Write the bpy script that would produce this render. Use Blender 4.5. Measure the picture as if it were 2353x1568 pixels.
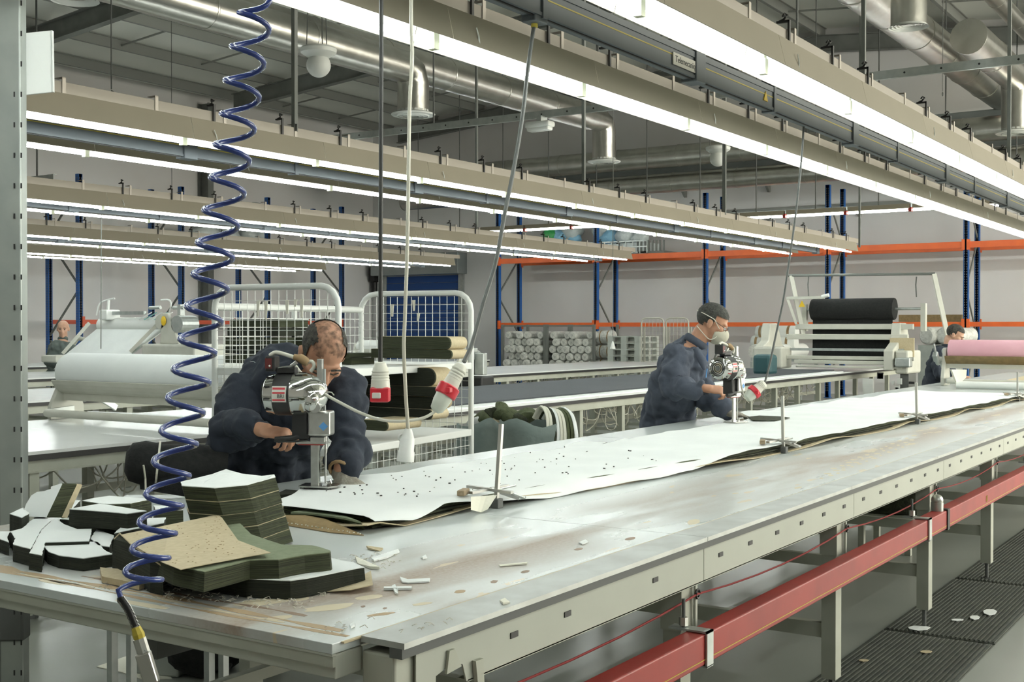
import bpy, math, random
from mathutils import Vector, Matrix
R = math.radians
rnd = random.Random(7)
for o in list(bpy.data.objects): bpy.data.objects.remove(o)
SC = bpy.context.scene
COL = SC.collection

# ------------------------------------------------------------ camera, world, exposure
F_PX, CAM_H, HORIZON, YAW = 2760.0, 1.56, 752.0, R(33.45)
PITCH = math.atan((784 - HORIZON) / F_PX)
cam_d = bpy.data.cameras.new('camera'); cam = bpy.data.objects.new('camera', cam_d); COL.objects.link(cam)
cam_d.sensor_width = 36; cam_d.lens = F_PX / 2353 * 36; cam_d.clip_start = .05; cam_d.clip_end = 200
cam.location = (0, 0, CAM_H); cam.rotation_euler = (R(90) - PITCH, 0, YAW - R(90))
SC.camera = cam
W = bpy.data.worlds.new('world'); SC.world = W; W.use_nodes = True
W.node_tree.nodes['Background'].inputs[0].default_value = (1.0, .97, .84, 1)
W.node_tree.nodes['Background'].inputs[1].default_value = 14.0
SC.view_settings.view_transform = 'Standard'; SC.view_settings.look = 'None'
SC.view_settings.gamma = 1; SC.view_settings.use_curve_mapping = False
SC.view_settings.exposure = -0.22
TUBE_POWER = 50.0
try:
    SC.cycles.use_denoising = True
    SC.cycles.max_bounces = 6; SC.cycles.diffuse_bounces = 4; SC.cycles.glossy_bounces = 3
    SC.cycles.transmission_bounces = 4; SC.cycles.transparent_max_bounces = 6
    SC.cycles.sample_clamp_indirect = 6; SC.cycles.caustics_reflective = False; SC.cycles.caustics_refractive = False
except Exception: pass

# ------------------------------------------------------------ measuring: a picture point to a place on a known plane
_f0 = Vector((math.cos(YAW), math.sin(YAW), 0)); _rt = Vector((math.sin(YAW), -math.cos(YAW), 0)); _u0 = Vector((0, 0, 1))
_fw = _f0 * math.cos(PITCH) - _u0 * math.sin(PITCH); _up = _u0 * math.cos(PITCH) + _f0 * math.sin(PITCH)
_C = Vector((0, 0, CAM_H))
def at(u, v, z=None, X=None, Y=None, D=None):
    d = _fw * F_PX + _rt * (u - 1176.5) - _up * (v - 784)
    if z is not None: t = (z - CAM_H) / d.z
    elif X is not None: t = X / d.x
    elif Y is not None: t = Y / d.y
    else: t = D / d.dot(_fw)
    return _C + d * t

# ------------------------------------------------------------ mesh building
ORG = {}
def sub(a, b): return (a[0]-b[0], a[1]-b[1], a[2]-b[2])
class MB:
    def __init__(s): s.v = []; s.f = []
    def add(s, vs, fs):
        n = len(s.v); s.v += [tuple(p) for p in vs]; s.f += [tuple(i + n for i in q) for q in fs]; return s
    def bx(s, x0, x1, y0, y1, z0, z1):
        return s.add([(x0,y0,z0),(x1,y0,z0),(x1,y1,z0),(x0,y1,z0),(x0,y0,z1),(x1,y0,z1),(x1,y1,z1),(x0,y1,z1)],
                     [(0,3,2,1),(4,5,6,7),(0,1,5,4),(1,2,6,5),(2,3,7,6),(3,0,4,7)])
    def box(s, c, size, m=None):
        hx, hy, hz = size[0]/2, size[1]/2, size[2]/2
        vs = [Vector((sx*hx, sy*hy, sz*hz)) for sz in (-1,1) for sx, sy in ((-1,-1),(1,-1),(1,1),(-1,1))]
        if m is not None: vs = [m @ p for p in vs]
        c = Vector(c)
        return s.add([p + c for p in vs], [(0,3,2,1),(4,5,6,7),(0,1,5,4),(1,2,6,5),(2,3,7,6),(3,0,4,7)])
    def bar(s, a, b, w, h, up=(0,0,1)):
        a, b, up = Vector(a), Vector(b), Vector(up); t = (b-a).normalized(); x = t.cross(up)
        if x.length < 1e-4: x = t.cross(Vector((1,0,0)))
        x.normalize(); y = x.cross(t).normalized(); x *= w/2; y *= h/2
        return s.add([a-x-y,a+x-y,a+x+y,a-x+y,b-x-y,b+x-y,b+x+y,b-x+y], [(0,1,2,3),(7,6,5,4),(0,4,5,1),(1,5,6,2),(2,6,7,3),(3,7,4,0)])
    def tube(s, path, r, n=8, closed=False, caps=True, squash=None):
        P = [Vector(p) for p in path]; m = len(P); rr = r if isinstance(r, (list, tuple)) else [r]*m
        ref = None; rings = []
        for i, p in enumerate(P):
            if closed: t = P[(i+1) % m] - P[i-1]
            else: t = P[min(i+1, m-1)] - P[max(i-1, 0)]
            if t.length < 1e-9: t = Vector((0,0,1))
            t.normalize()
            if ref is None:
                ref = t.orthogonal().normalized() if squash is None else (Vector(squash[0]) - t*t.dot(Vector(squash[0]))).normalized()
            else:
                ref = ref - t*ref.dot(t)
                if ref.length < 1e-6: ref = t.orthogonal()
                ref.normalize()
            bi = t.cross(ref); k = 1 if squash is None else squash[1]
            rings.append([p + ref*(math.cos(2*math.pi*j/n)*rr[i]*k) + bi*(math.sin(2*math.pi*j/n)*rr[i]) for j in range(n)])
        vs = [q for g in rings for q in g]; fs = []
        for i in range(m if closed else m-1):
            a, b = i*n, ((i+1) % m)*n
            for j in range(n): fs.append((a+j, a+(j+1) % n, b+(j+1) % n, b+j))
        if caps and not closed: fs += [tuple(range(n-1,-1,-1)), tuple((m-1)*n+j for j in range(n))]
        return s.add(vs, fs)
    def cyl(s, a, b, r, n=12, r2=None): return s.tube([a, b], [r, r if r2 is None else r2], n)
    def lathe(s, prof, c=(0,0,0), axis=(0,0,1), n=20, caps=True):
        ax = Vector(axis).normalized(); x = ax.orthogonal().normalized(); y = ax.cross(x); c = Vector(c)
        vs = [c + ax*z + x*(math.cos(2*math.pi*j/n)*r) + y*(math.sin(2*math.pi*j/n)*r) for r, z in prof for j in range(n)]
        fs = []
        for i in range(len(prof)-1):
            for j in range(n): fs.append((i*n+j, i*n+(j+1) % n, (i+1)*n+(j+1) % n, (i+1)*n+j))
        if caps: fs += [tuple(range(n-1,-1,-1)), tuple((len(prof)-1)*n+j for j in range(n))]
        return s.add(vs, fs)
    def prism(s, bot, top):
        n = len(bot); return s.add(list(bot)+list(top), [tuple(range(n-1,-1,-1)), tuple(range(n,2*n))] + [(i,(i+1)%n,n+(i+1)%n,n+i) for i in range(n)])
    def ext(s, poly, z0, z1): return s.prism([(p[0],p[1],z0) for p in poly], [(p[0],p[1],z1) for p in poly])
    def exty(s, poly, y0, y1): return s.prism([(p[0],y1,p[1]) for p in poly], [(p[0],y0,p[1]) for p in poly])
    def extx(s, poly, x0, x1): return s.prism([(x0,p[0],p[1]) for p in poly], [(x1,p[0],p[1]) for p in poly])
    def grid(s, nu, nv, fn, close_u=False):
        vs = [fn(i/(nu if close_u else nu-1), j/(nv-1)) for j in range(nv) for i in range(nu)]; fs = []
        for j in range(nv-1):
            for i in range(nu if close_u else nu-1): fs.append((j*nu+i, j*nu+(i+1) % nu, (j+1)*nu+(i+1) % nu, (j+1)*nu+i))
        return s.add(vs, fs)
    def sheet(s, nu, nv, fn, th=.004):
        top = [Vector(fn(i/(nu-1), j/(nv-1))) for j in range(nv) for i in range(nu)]; N = nu*nv
        vs = top + [p - Vector((0,0,th)) for p in top]; fs = []
        for j in range(nv-1):
            for i in range(nu-1):
                a = (j*nu+i, j*nu+i+1, (j+1)*nu+i+1, (j+1)*nu+i); fs += [a, tuple(q+N for q in a[::-1])]
        for i in range(nu-1):
            fs += [(i+1, i, i+N, i+1+N), ((nv-1)*nu+i, (nv-1)*nu+i+1, (nv-1)*nu+i+1+N, (nv-1)*nu+i+N)]
        for j in range(nv-1):
            fs += [(j*nu, (j+1)*nu, (j+1)*nu+N, j*nu+N), ((j+1)*nu+nu-1, j*nu+nu-1, j*nu+nu-1+N, (j+1)*nu+nu-1+N)]
        return s.add(vs, fs)
    def sphere(s, c, r, nu=16, nv=10, m=None):
        c = Vector(c); rr = r if isinstance(r, (tuple, list)) else (r, r, r); vs = []
        for j in range(1, nv):
            for i in range(nu):
                p = Vector((math.sin(math.pi*j/nv)*math.cos(2*math.pi*i/nu)*rr[0], math.sin(math.pi*j/nv)*math.sin(2*math.pi*i/nu)*rr[1], math.cos(math.pi*j/nv)*rr[2]))
                vs.append((m @ p if m is not None else p) + c)
        t = Vector((0,0,rr[2])); t = m @ t if m is not None else t
        vs += [c+t, c-t]; N = len(vs); fs = []
        for j in range(nv-2):
            for i in range(nu): fs.append((j*nu+i, (j+1)*nu+i, (j+1)*nu+(i+1) % nu, j*nu+(i+1) % nu))
        for i in range(nu): fs += [(N-2, i, (i+1) % nu), (N-1, (nv-2)*nu+(i+1) % nu, (nv-2)*nu+i)]
        return s.add(vs, fs)
    def xf(s, m): s.v = [tuple(m @ Vector(p)) for p in s.v]; return s
    def mesh(s, name, mat, smooth=None, org=(0,0,0)):
        me = bpy.data.meshes.new(name); me.from_pydata([sub(p, org) for p in s.v], [], s.f)
        if isinstance(mat, str): mat = M[mat]
        me.materials.append(mat)
        if smooth is not None:
            me.polygons.foreach_set('use_smooth', [True]*len(me.polygons)); me.set_sharp_from_angle(angle=R(smooth))
        me.update(); return me
    def build(s, name, mat, parent=None, smooth=None, bevel=0, label=None, cat=None, group=None, kind=None, subd=0, thick=0):
        if parent is not None: org = ORG[parent.name]
        else:
            xs, ys, zs = zip(*s.v); org = ((min(xs)+max(xs))/2, (min(ys)+max(ys))/2, min(zs))
        o = bpy.data.objects.new(name, s.mesh(name, mat, smooth, org)); COL.objects.link(o); ORG[o.name] = tuple(org)
        if parent is not None: o.parent = parent
        else: o.location = org
        if thick: md = o.modifiers.new('s', 'SOLIDIFY'); md.thickness = thick
        if subd: md = o.modifiers.new('d', 'SUBSURF'); md.levels = md.render_levels = subd
        if bevel: md = o.modifiers.new('b', 'BEVEL'); md.width = bevel; md.segments = 2; md.limit_method = 'ANGLE'; md.angle_limit = R(40)
        tag(o, label, cat, group, kind); return o
def tag(o, label=None, cat=None, group=None, kind=None):
    if label: o['label'] = label
    if cat: o['category'] = cat
    if group: o['group'] = group
    if kind: o['kind'] = kind
    return o
def thing(name, label=None, cat=None, loc=(0,0,0), group=None, kind=None):
    o = bpy.data.objects.new(name, None); o.empty_display_size = .1; COL.objects.link(o); o.location = loc; ORG[o.name] = tuple(loc)
    return tag(o, label, cat, group, kind)
def inst(name, me, parent, loc=(0,0,0), rz=0, m=None):
    o = bpy.data.objects.new(name, me); COL.objects.link(o); o.parent = parent
    if m is not None: o.matrix_local = m
    else:
        org = ORG[parent.name]; o.location = sub(loc, org); o.rotation_euler = (0, 0, rz)
    ORG[o.name] = tuple(loc); return o
def dup(root, loc, rz=0, label=None, group=None):
    def cp(o, par):
        c = o.copy(); COL.objects.link(c); c.parent = par
        if par is not None: c.matrix_parent_inverse = o.matrix_parent_inverse
        for k in kids.get(o.name, []): cp(k, c)
        return c
    kids = {}
    def walk(o):
        kids[o.name] = list(o.children)
        for k in o.children: walk(k)
    walk(root); r = cp(root, None); r.location = loc; r.rotation_euler = (0, 0, rz)
    return tag(r, label, None, group)
def catmull(pts, k=6):
    P = [Vector(p) for p in pts]; out = []
    for i in range(len(P)-1):
        p0, p1, p2, p3 = P[max(i-1,0)], P[i], P[i+1], P[min(i+2,len(P)-1)]
        for j in range(k):
            t = j/k; out.append(.5*((2*p1)+(p2-p0)*t+(2*p0-5*p1+4*p2-p3)*t*t+(3*p1-p0-3*p2+p3)*t*t*t))
    return out + [P[-1]]

# ------------------------------------------------------------ materials
M = {}
def mat(name, col, rough=.6, metal=0, col2=None, scale=8, bump=0, bscale=None, detail=4, contrast=(.35,.65), emit=0, trans=0, ecol=None, spec=None, stretch=None, coat=0, alpha=1):
    m = bpy.data.materials.new(name); m.use_nodes = True; nt = m.node_tree; b = nt.nodes['Principled BSDF']
    b.inputs['Base Color'].default_value = (*col, 1); b.inputs['Roughness'].default_value = rough; b.inputs['Metallic'].default_value = metal
    if spec is not None: b.inputs['Specular IOR Level'].default_value = spec
    if trans: b.inputs['Transmission Weight'].default_value = trans
    if coat: b.inputs['Coat Weight'].default_value = coat; b.inputs['Coat Roughness'].default_value = .15
    if alpha < 1: b.inputs['Alpha'].default_value = alpha
    if emit: b.inputs['Emission Color'].default_value = (*(ecol or col), 1); b.inputs['Emission Strength'].default_value = emit
    if col2 or bump:
        tc = nt.nodes.new('ShaderNodeTexCoord'); src = tc.outputs['Object']
        if stretch:
            mp = nt.nodes.new('ShaderNodeMapping'); mp.inputs['Scale'].default_value = stretch; nt.links.new(src, mp.inputs[0]); src = mp.outputs[0]
    if col2:
        n = nt.nodes.new('ShaderNodeTexNoise'); n.inputs['Scale'].default_value = scale; n.inputs['Detail'].default_value = detail; nt.links.new(src, n.inputs[0])
        r = nt.nodes.new('ShaderNodeValToRGB'); r.color_ramp.elements[0].position = contrast[0]; r.color_ramp.elements[1].position = contrast[1]
        r.color_ramp.elements[0].color = (*col, 1); r.color_ramp.elements[1].color = (*col2, 1)
        nt.links.new(n.outputs['Fac'], r.inputs[0]); nt.links.new(r.outputs[0], b.inputs['Base Color'])
    if bump:
        n2 = nt.nodes.new('ShaderNodeTexNoise'); n2.inputs['Scale'].default_value = bscale or scale*3; n2.inputs['Detail'].default_value = 5; nt.links.new(src, n2.inputs[0])
        bp = nt.nodes.new('ShaderNodeBump'); bp.inputs['Strength'].default_value = bump; bp.inputs['Distance'].default_value = .02
        nt.links.new(n2.outputs['Fac'], bp.inputs['Height']); nt.links.new(bp.outputs[0], b.inputs['Normal'])
    M[name] = m; return m
mat('wall', (.80,.80,.80), .9, col2=(.74,.72,.70), scale=.35, bump=.05, bscale=40)
mat('roof', (.84,.86,.80), .8, col2=(.80,.82,.76), scale=.6)
mat('steel_dark', (.15,.16,.15), .6, col2=(.19,.20,.185), scale=3)
mat('purlin', (.27,.28,.26), .6, .3)
mat('galv', (.42,.45,.44), .42, .7, col2=(.5,.53,.51), scale=14)
mat('galv_post', (.36,.39,.37), .5, .55, col2=(.43,.46,.43), scale=6, bump=.03)
mat('duct', (.62,.61,.57), .28, 1.0, col2=(.55,.54,.5), scale=5, bump=.12, bscale=9)
mat('duct_dull', (.33,.37,.37), .5, .6, col2=(.38,.41,.41), scale=3)
mat('white_paint', (.72,.74,.71), .5)
mat('white_gloss', (.80,.82,.79), .3)
mat('offwhite', (.60,.60,.53), .5, col2=(.55,.55,.48), scale=6)
mat('hood_unlit_tone', (.30,.265,.20), .6, col2=(.27,.24,.18), scale=1.5)  # outer face of the white hoods, its unlit tone put into the colour
mat('beige_rail', (.35,.31,.26), .6)
mat('hood_in', (.80,.80,.78), .5)
mat('black', (.012,.012,.012), .5)
mat('black_rubber', (.02,.021,.02), .65)
mat('clip_metal', (.35,.32,.28), .5, .5)
mat('bus_grey', (.105,.123,.14), .5, .1, col2=(.12,.138,.155), scale=2)
mat('bus_yellow', (.50,.40,.05), .5)
mat('tube', (1,1,1), .4, emit=TUBE_POWER, ecol=(.93,1.0,.96))
mat('tube_end', (.75,.78,.6), .4)
mat('grey_panel', (.47,.485,.42), .5, col2=(.43,.445,.385), scale=3, bump=.02)
mat('grey_leg', (.46,.47,.40), .5, col2=(.40,.41,.34), scale=5)
mat('lathe_metal', (.5,.5,.47), .35, .9)
mat('steel_bright', (.62,.63,.61), .22, 1.0, col2=(.5,.5,.48), scale=20)
mat('chrome', (.75,.76,.74), .08, 1.0)
mat('alu', (.60,.61,.59), .3, .9, col2=(.5,.51,.49), scale=25); mat('edge_alu', (.50,.52,.50), .42, .55, col2=(.40,.41,.39), scale=9)
mat('blue_paint', (.016,.125,.44), .45, col2=(.013,.105,.38), scale=4)
mat('blue_dark', (.010,.05,.16), .5)
mat('orange_paint', (.80,.15,.03), .45, col2=(.72,.13,.03), scale=4)
mat('orange_dark', (.45,.07,.03), .5)
mat('red_paint', (.33,.036,.028), .5, col2=(.27,.03,.024), scale=5, bump=.02)
mat('red_plastic', (.55,.02,.035), .35)
mat('white_plastic', (.72,.71,.62), .4)
mat('clear_plastic', (.62,.66,.58), .3)
mat('cable_black', (.02,.02,.018), .5)
mat('cable_grey', (.075,.08,.075), .45)
mat('cable_clear', (.55,.53,.44), .4)
mat('cable_white', (.68,.67,.58), .4)
mat('hose_blue', (.03,.055,.24), .22, coat=.4)
mat('cord_red', (.26,.03,.03), .6)
mat('door_blue', (.011,.068,.27), .5)
mat('floor', (.25,.265,.235), .28, col2=(.31,.325,.29), scale=.8, detail=8)
mat('mat_rubber', (.045,.05,.042), .75, col2=(.07,.075,.06), scale=12)
mat('paper', (.85,.885,.87), .75, col2=(.81,.845,.835), scale=4, bump=.04, bscale=30)
mat('paper_edge', (.78,.77,.66), .8)
mat('kraft', (.56,.475,.315), .85, col2=(.50,.42,.27), scale=60)
mat('kraft_dark', (.30,.21,.10), .85, col2=(.24,.17,.08), scale=30)
mat('olive', (.055,.068,.032), .95, col2=(.085,.10,.050), scale=35, bump=.3, bscale=80)
mat('olive_dark', (.018,.021,.012), .95, col2=(.036,.042,.022), scale=30, bump=.4, bscale=60)
mat('olive_light', (.16,.19,.115), .95, col2=(.19,.22,.14), scale=50, bump=.1, bscale=120)
mat('black_cloth', (.006,.007,.007), .95, col2=(.012,.013,.012), scale=40, bump=.2, bscale=90)
mat('dark_cloth', (.045,.052,.06), .95, col2=(.065,.072,.08), scale=120)
mat('navy', (.017,.022,.034), .92, col2=(.022,.029,.043), scale=9, bump=.35, bscale=14)
mat('navy_grey', (.055,.066,.092), .92, col2=(.068,.080,.108), scale=8, bump=.35, bscale=14)
mat('grey_green', (.075,.095,.090), .92, col2=(.10,.12,.11), scale=9, bump=.3, bscale=14)
mat('trousers', (.02,.022,.025), .9)
mat('skin', (.50,.27,.17), .55, col2=(.44,.22,.135), scale=14)
mat('skin_pale', (.55,.33,.23), .55, col2=(.48,.27,.18), scale=14)
mat('hair', (.02,.019,.016), .9, col2=(.06,.056,.046), scale=45, bump=.4, bscale=120)
mat('hair_dark', (.02,.02,.016), .8, col2=(.05,.05,.042), scale=60, bump=.4, bscale=120)
mat('glove', (.36,.34,.29), .95, col2=(.25,.23,.19), scale=60, bump=.5, bscale=160, stretch=(1,1,.2))
mat('mask', (.52,.50,.40), .8)
mat('strap', (.72,.70,.60), .7)
mat('glass_dark', (.05,.06,.06), .1)
mat('wood', (.36,.28,.18), .7, col2=(.28,.21,.13), scale=12, stretch=(1,8,8))
mat('grey_sack', (.13,.165,.155), .9, col2=(.18,.215,.20), scale=5, bump=.4, bscale=9)
mat('pink', (.72,.40,.46), .6, col2=(.68,.36,.42), scale=3)
mat('brown_paper', (.26,.19,.09), .85, col2=(.2,.145,.07), scale=20)
mat('pallet_white', (.58,.62,.58), .7)
mat('teal', (.02,.075,.085), .6)
mat('plastic_wrap', (.72,.73,.69), .25, col2=(.55,.56,.53), scale=18, bump=.5, bscale=30, spec=.8)
mat('roll_end', (.80,.80,.75), .5, col2=(.60,.60,.56), scale=40)
mat('bag_green', (.05,.36,.10), .3, bump=.6, bscale=15)
mat('bag_blue', (.28,.55,.75), .3, bump=.6, bscale=15)
mat('bag_clear', (.6,.66,.66), .25, bump=.6, bscale=15)
mat('grey_dark', (.10,.105,.10), .6)
mat('yellow', (.75,.50,.02), .5)
mat('tape_brown', (.30,.20,.10), .7)
mat('concrete_dark', (.2,.21,.2), .9)
mat('sticker_blue', (.10,.30,.62), .5)
mat('sticker_white', (.72,.70,.64), .5)
mat('lint', (.62,.60,.52), 1.0)
mat('teal_light', (.18,.42,.40), .4)
# ------------------------------------------------------------ the building
XB, YL, XF, YR = 27.6, 23.2, -6.0, -9.0
RIDGE, SL = 9.5, .085
def zroof(y, base=7.4): return base + SL*(YL-RIDGE) - SL*abs(y-RIDGE)
fl = MB().bx(XF, XB, YR, YL, -.2, 0).build('floor', 'floor', kind='structure', label='grey polished concrete floor of the factory hall')
def wall(name, pts, label):
    m = MB(); m.prism(*pts); return m.build(name, 'wall', kind='structure', label=label)
wall('wall_back', ([(XB,YR,0),(XB,YL,0),(XB,YL,zroof(YL)),(XB,RIDGE,zroof(RIDGE)),(XB,YR,zroof(YR))], [(XB+.2,YR,0),(XB+.2,YL,0),(XB+.2,YL,zroof(YL)),(XB+.2,RIDGE,zroof(RIDGE)),(XB+.2,YR,zroof(YR))]), 'pale grey wall behind the blue and orange racking')
wall('wall_front', ([(XF,YR,0),(XF,YL,0),(XF,YL,zroof(YL)),(XF,RIDGE,zroof(RIDGE)),(XF,YR,zroof(YR))], [(XF-.2,YR,0),(XF-.2,YL,0),(XF-.2,YL,zroof(YL)),(XF-.2,RIDGE,zroof(RIDGE)),(XF-.2,YR,zroof(YR))]), 'pale grey wall behind the camera')
MB().bx(XF, XB, YL, YL+.2, 0, zroof(YL)).build('wall_left', 'wall', kind='structure', label='pale grey side wall behind the worker by the racks')
WX0 = 8.25  # openings from here on are added, out of view, to brighten end wall and roof
wr = MB(); wr.bx(XF, XB, YR-.2, YR, 0, 1.3).bx(XF, XB, YR-.2, YR, 6.2, zroof(YR)).bx(XF, WX0, YR-.2, YR, 1.3, 6.2)
for k in range(5): wr.bx(WX0+4.75*k, WX0+4.75*k+.4, YR-.2, YR, 1.3, 6.2)
wr.build('wall_right', 'wall', kind='structure', label='pale grey side wall with a band of unseen openings added for daylight')
def portal(name, loc, rot, sx, sy):
    d = bpy.data.lights.new(name, 'AREA'); d.shape = 'RECTANGLE'; d.size = sx; d.size_y = sy; d.cycles.is_portal = True
    o = bpy.data.objects.new(name, d); COL.objects.link(o); o.location = loc; o.rotation_euler = rot
for k in range(4): portal('added_opening_portal', (WX0+4.75*k+2.575, YR-.1, 3.75), (R(90), 0, 0), 4.35, 4.9)
cl = MB()
for ya, yb in ((YR-.2, RIDGE), (RIDGE, YL+.2)):
    cl.prism([(XF,ya,zroof(ya)),(XB,ya,zroof(ya)),(XB,yb,zroof(yb)),(XF,yb,zroof(yb))], [(XF,ya,zroof(ya)+.1),(XB,ya,zroof(ya)+.1),(XB,yb,zroof(yb)+.1),(XF,yb,zroof(yb)+.1)])
ceil_o = cl.build('ceiling', 'roof', kind='structure', label='pale grey pitched metal roof lining')
# roof joints as thin proud strips, purlins, rafters and sag rods belong to the ceiling
RAFT = [1.6, 8.0, 14.45, 20.9, 27.3]
for i, x in enumerate(RAFT):
    for s in (1, -1):
        y0, y1 = RIDGE, (YL-1.2 if s > 0 else YR)
        m = MB()
        for (w, za, zb) in ((.17, -.24, -.225), (.012, -.60, -.24), (.17, -.615, -.60)):
            m.prism([(x-w/2,y0,zroof(y0)+za),(x+w/2,y0,zroof(y0)+za),(x+w/2,y1,zroof(y1)+za),(x-w/2,y1,zroof(y1)+za)],
                    [(x-w/2,y0,zroof(y0)+zb),(x+w/2,y0,zroof(y0)+zb),(x+w/2,y1,zroof(y1)+zb),(x-w/2,y1,zroof(y1)+zb)])
        m.build('rafter', 'steel_dark', ceil_o)
pur_y = [22.4 - 1.62*k for k in range(19)]
for y in pur_y:
    m = MB(); z = zroof(y)
    m.bx(XF, XB, y-.04, y+.04, z-.02, z-.005).bx(XF, XB, y-.006, y+.006, z-.21, z-.02).bx(XF, XB, y-.006, y+.07, z-.225, z-.21)
    m.build('purlin', 'purlin', ceil_o)
for i in range(len(RAFT)-1):
    for fx in (.33, .67):
        x = RAFT[i] + (RAFT[i+1]-RAFT[i])*fx
        for k in range(len(pur_y)-1):
            if (k+i) % 2 == 0: continue
            a, b = pur_y[k], pur_y[k+1]
            MB().tube([(x, a, zroof(a)-.13), (x, b, zroof(b)-.13)], .022, 5).build('sag_rod', 'purlin', ceil_o)
# columns against the side wall and the back wall
for x in (14.45, 20.9):
    m = MB(); y = YL-.2
    m.bx(x-.09, x+.09, y-.19, y-.17, 0, zroof(YL)-.25).bx(x-.01, x+.01, y-.17, y+.15, 0, zroof(YL)-.25).bx(x-.09, x+.09, y+.15, y+.17, 0, zroof(YL)-.25)
    m.build('column', 'steel_dark', kind='structure', label='dark steel column standing against the side wall')
# girts with brackets high on the back wall
for z in (5.05, 5.55, 4.35):
    g = MB().bx(XB-.28, XB-.22, -3, 16.5, z-.05, z+.05); o = g.build('trim_1', 'purlin', kind='structure', label='horizontal steel rail high on the end wall')
    for k in range(9):
        y = -2.4 + 2.2*k
        MB().exty([(XB-.28, z-.05), (XB, z-.05), (XB, z-.24), (XB-.06, z-.24)], y-.03, y+.03).build('bracket', 'purlin', o)
# roller door in the back wall
dy0, dy1, dz = 20.0, 22.62, 3.04
dr = thing('door_1', 'blue roller shutter door with a grey hood', None, (XB, (dy0+dy1)/2, 0), kind='structure')
for k in range(15):
    MB().bx(XB-.05, XB-.01, dy0, dy1, k*dz/15+.006, (k+1)*dz/15-.004).build('slat', 'door_blue', dr)
MB().bx(XB-.09, XB, dy0-.16, dy0, 0, dz+.1).build('guide_rail', 'galv', dr)
MB().bx(XB-.09, XB, dy1, dy1+.16, 0, dz+.1).build('guide_rail', 'galv', dr)
MB().bx(XB-.45, XB, dy0-.25, dy1+.3, dz+.02, dz+.62).build('shutter_hood', 'duct_dull', dr, bevel=.02)
mo = MB(); mo.bx(XB-.3, XB-.02, dy1+.3, dy1+.5, 2.9, 3.3); mo.cyl((XB-.16, dy1+.4, 2.5), (XB-.16, dy1+.4, 2.9), .09)
mo.build('motor', 'black', dr, bevel=.02)
MB().tube([(XB-.05, dy1+.55, 1.2), (XB-.05, dy1+.55, 3.3)], .02, 6).build('conduit', 'galv', dr)
# ------------------------------------------------------------ light rows: tube (y=0,z=0) under a folded reflector
MOD, NMOD, X0 = 1.237, 15, .33
def strip(m, p, q, th, x0, x1):
    d = (Vector(q)-Vector(p)).normalized(); n = Vector((-d.y, d.x))*th; m.extx([p, q, (q[0]+n.x, q[1]+n.y), (p[0]+n.x, p[1]+n.y)], x0, x1)
# folded wings, open slots along the top are added to let light up to the roof
HOOD, LIN = MB(), MB()
for sgn in (-1, 1):
    strip(HOOD, (.108*sgn,.018), (.074*sgn,.160), .003, .002, MOD-.002); strip(LIN, (.103*sgn,.020), (.0695*sgn,.158), .001, .003, MOD-.003)
HOOD.bx(.002, MOD-.002, -.028, .028, .145, .149); LIN.bx(.003, MOD-.003, -.027, .027, .143, .1445)
HOOD, LIN = HOOD.mesh('reflector', 'hood_unlit_tone'), LIN.mesh('reflector_lining', 'hood_in')
TUBE = MB().cyl((.03, 0, .012), (MOD-.03, 0, .012), .0125, 10).mesh('tube', 'tube', 60)
HOLD = MB().bx(-.012, .024, -.018, .018, -.012, .06).bx(-.01, .02, -.012, .012, .06, .14).mesh('lamp_holder', 'tube_end')
STRAP = MB().bx(-.012, .012, -.036, -.031, .15, .262).bx(-.012, .012, -.036, .036, .258, .263).mesh('strap', 'clip_metal')
HOOK = MB()
HOOK.bx(-.008, .008, -.046, -.036, .14, .28).bx(-.008, .03, -.052, -.03, .14, .15).bx(-.008, .008, -.046, .02, .272, .282)
HOOK.tube([(0,.01,.28),(.008,-.012,.290),(-.008,-.026,.298),(.010,-.03,.306),(-.006,-.02,.314),(.008,-.006,.306)], .006, 5)
HOOK = HOOK.mesh('hook', 'black')
PIN = MB().tube([(0,-.1,.03),(-.012,-.106,.065),(-.03,-.106,.10)], [.006,.004,.003], 5).mesh('reflector_clip', 'white_gloss')
def light_row(y, z, label, n0=0, near=False):
    r = thing('light_row', label, 'strip light', (X0, y, z), 'fluorescent light rows')
    xa = X0 + n0*MOD; xb = X0 + NMOD*MOD
    MB().bx(xa, xb+.25, y-.031, y+.031, z+.165, z+.235).build('rail', 'beige_rail', r)
    MB().bx(xa, xb+.05, y-.036, y-.028, z+.150, z+.166).build('rail_lip', 'galv', r)
    for k in range(n0, NMOD):
        x = X0 + k*MOD
        inst('reflector', HOOD, r, (x, y, z)); inst('reflector_lining', LIN, r, (x, y, z)); inst('tube', TUBE, r, (x, y, z)); inst('lamp_holder', HOLD, r, (x, y, z))
        inst('strap', STRAP, r, (x+.33, y, z)); inst('strap', STRAP, r, (x+1.0, y, z)); inst('hook', HOOK, r, (x+.23, y, z))
        if (k+int(y)) % 2 == 0: inst('hook', HOOK, r, (x+.86, y, z)); inst('reflector_clip', PIN, r, (x+.2, y, z))
    return r
ZL = 2.74
rows = [(2.10, 'strip light row with unlit-toned reflector nearest the top corner over the busbar'),
        (3.07, 'strip light row with unlit-toned reflector crossing above the bending cutter'),
        (6.02, 'strip light row in front of a dark busbar over the table with the paper roll'),
        (7.00, 'strip light row behind the dark busbar over the table with the paper roll'),
        (10.03, 'strip light row on the camera side over the third table'),
        (10.83, 'strip light row on the far side over the third table'),
        (13.90, 'strip light row on the camera side over the fourth table'),
        (14.90, 'strip light row on the far side over the fourth table'),
        (17.25, 'nearer strip light row of the farthest pair by the racks'),
        (18.00, 'farther strip light row of the farthest pair by the racks')]
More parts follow.
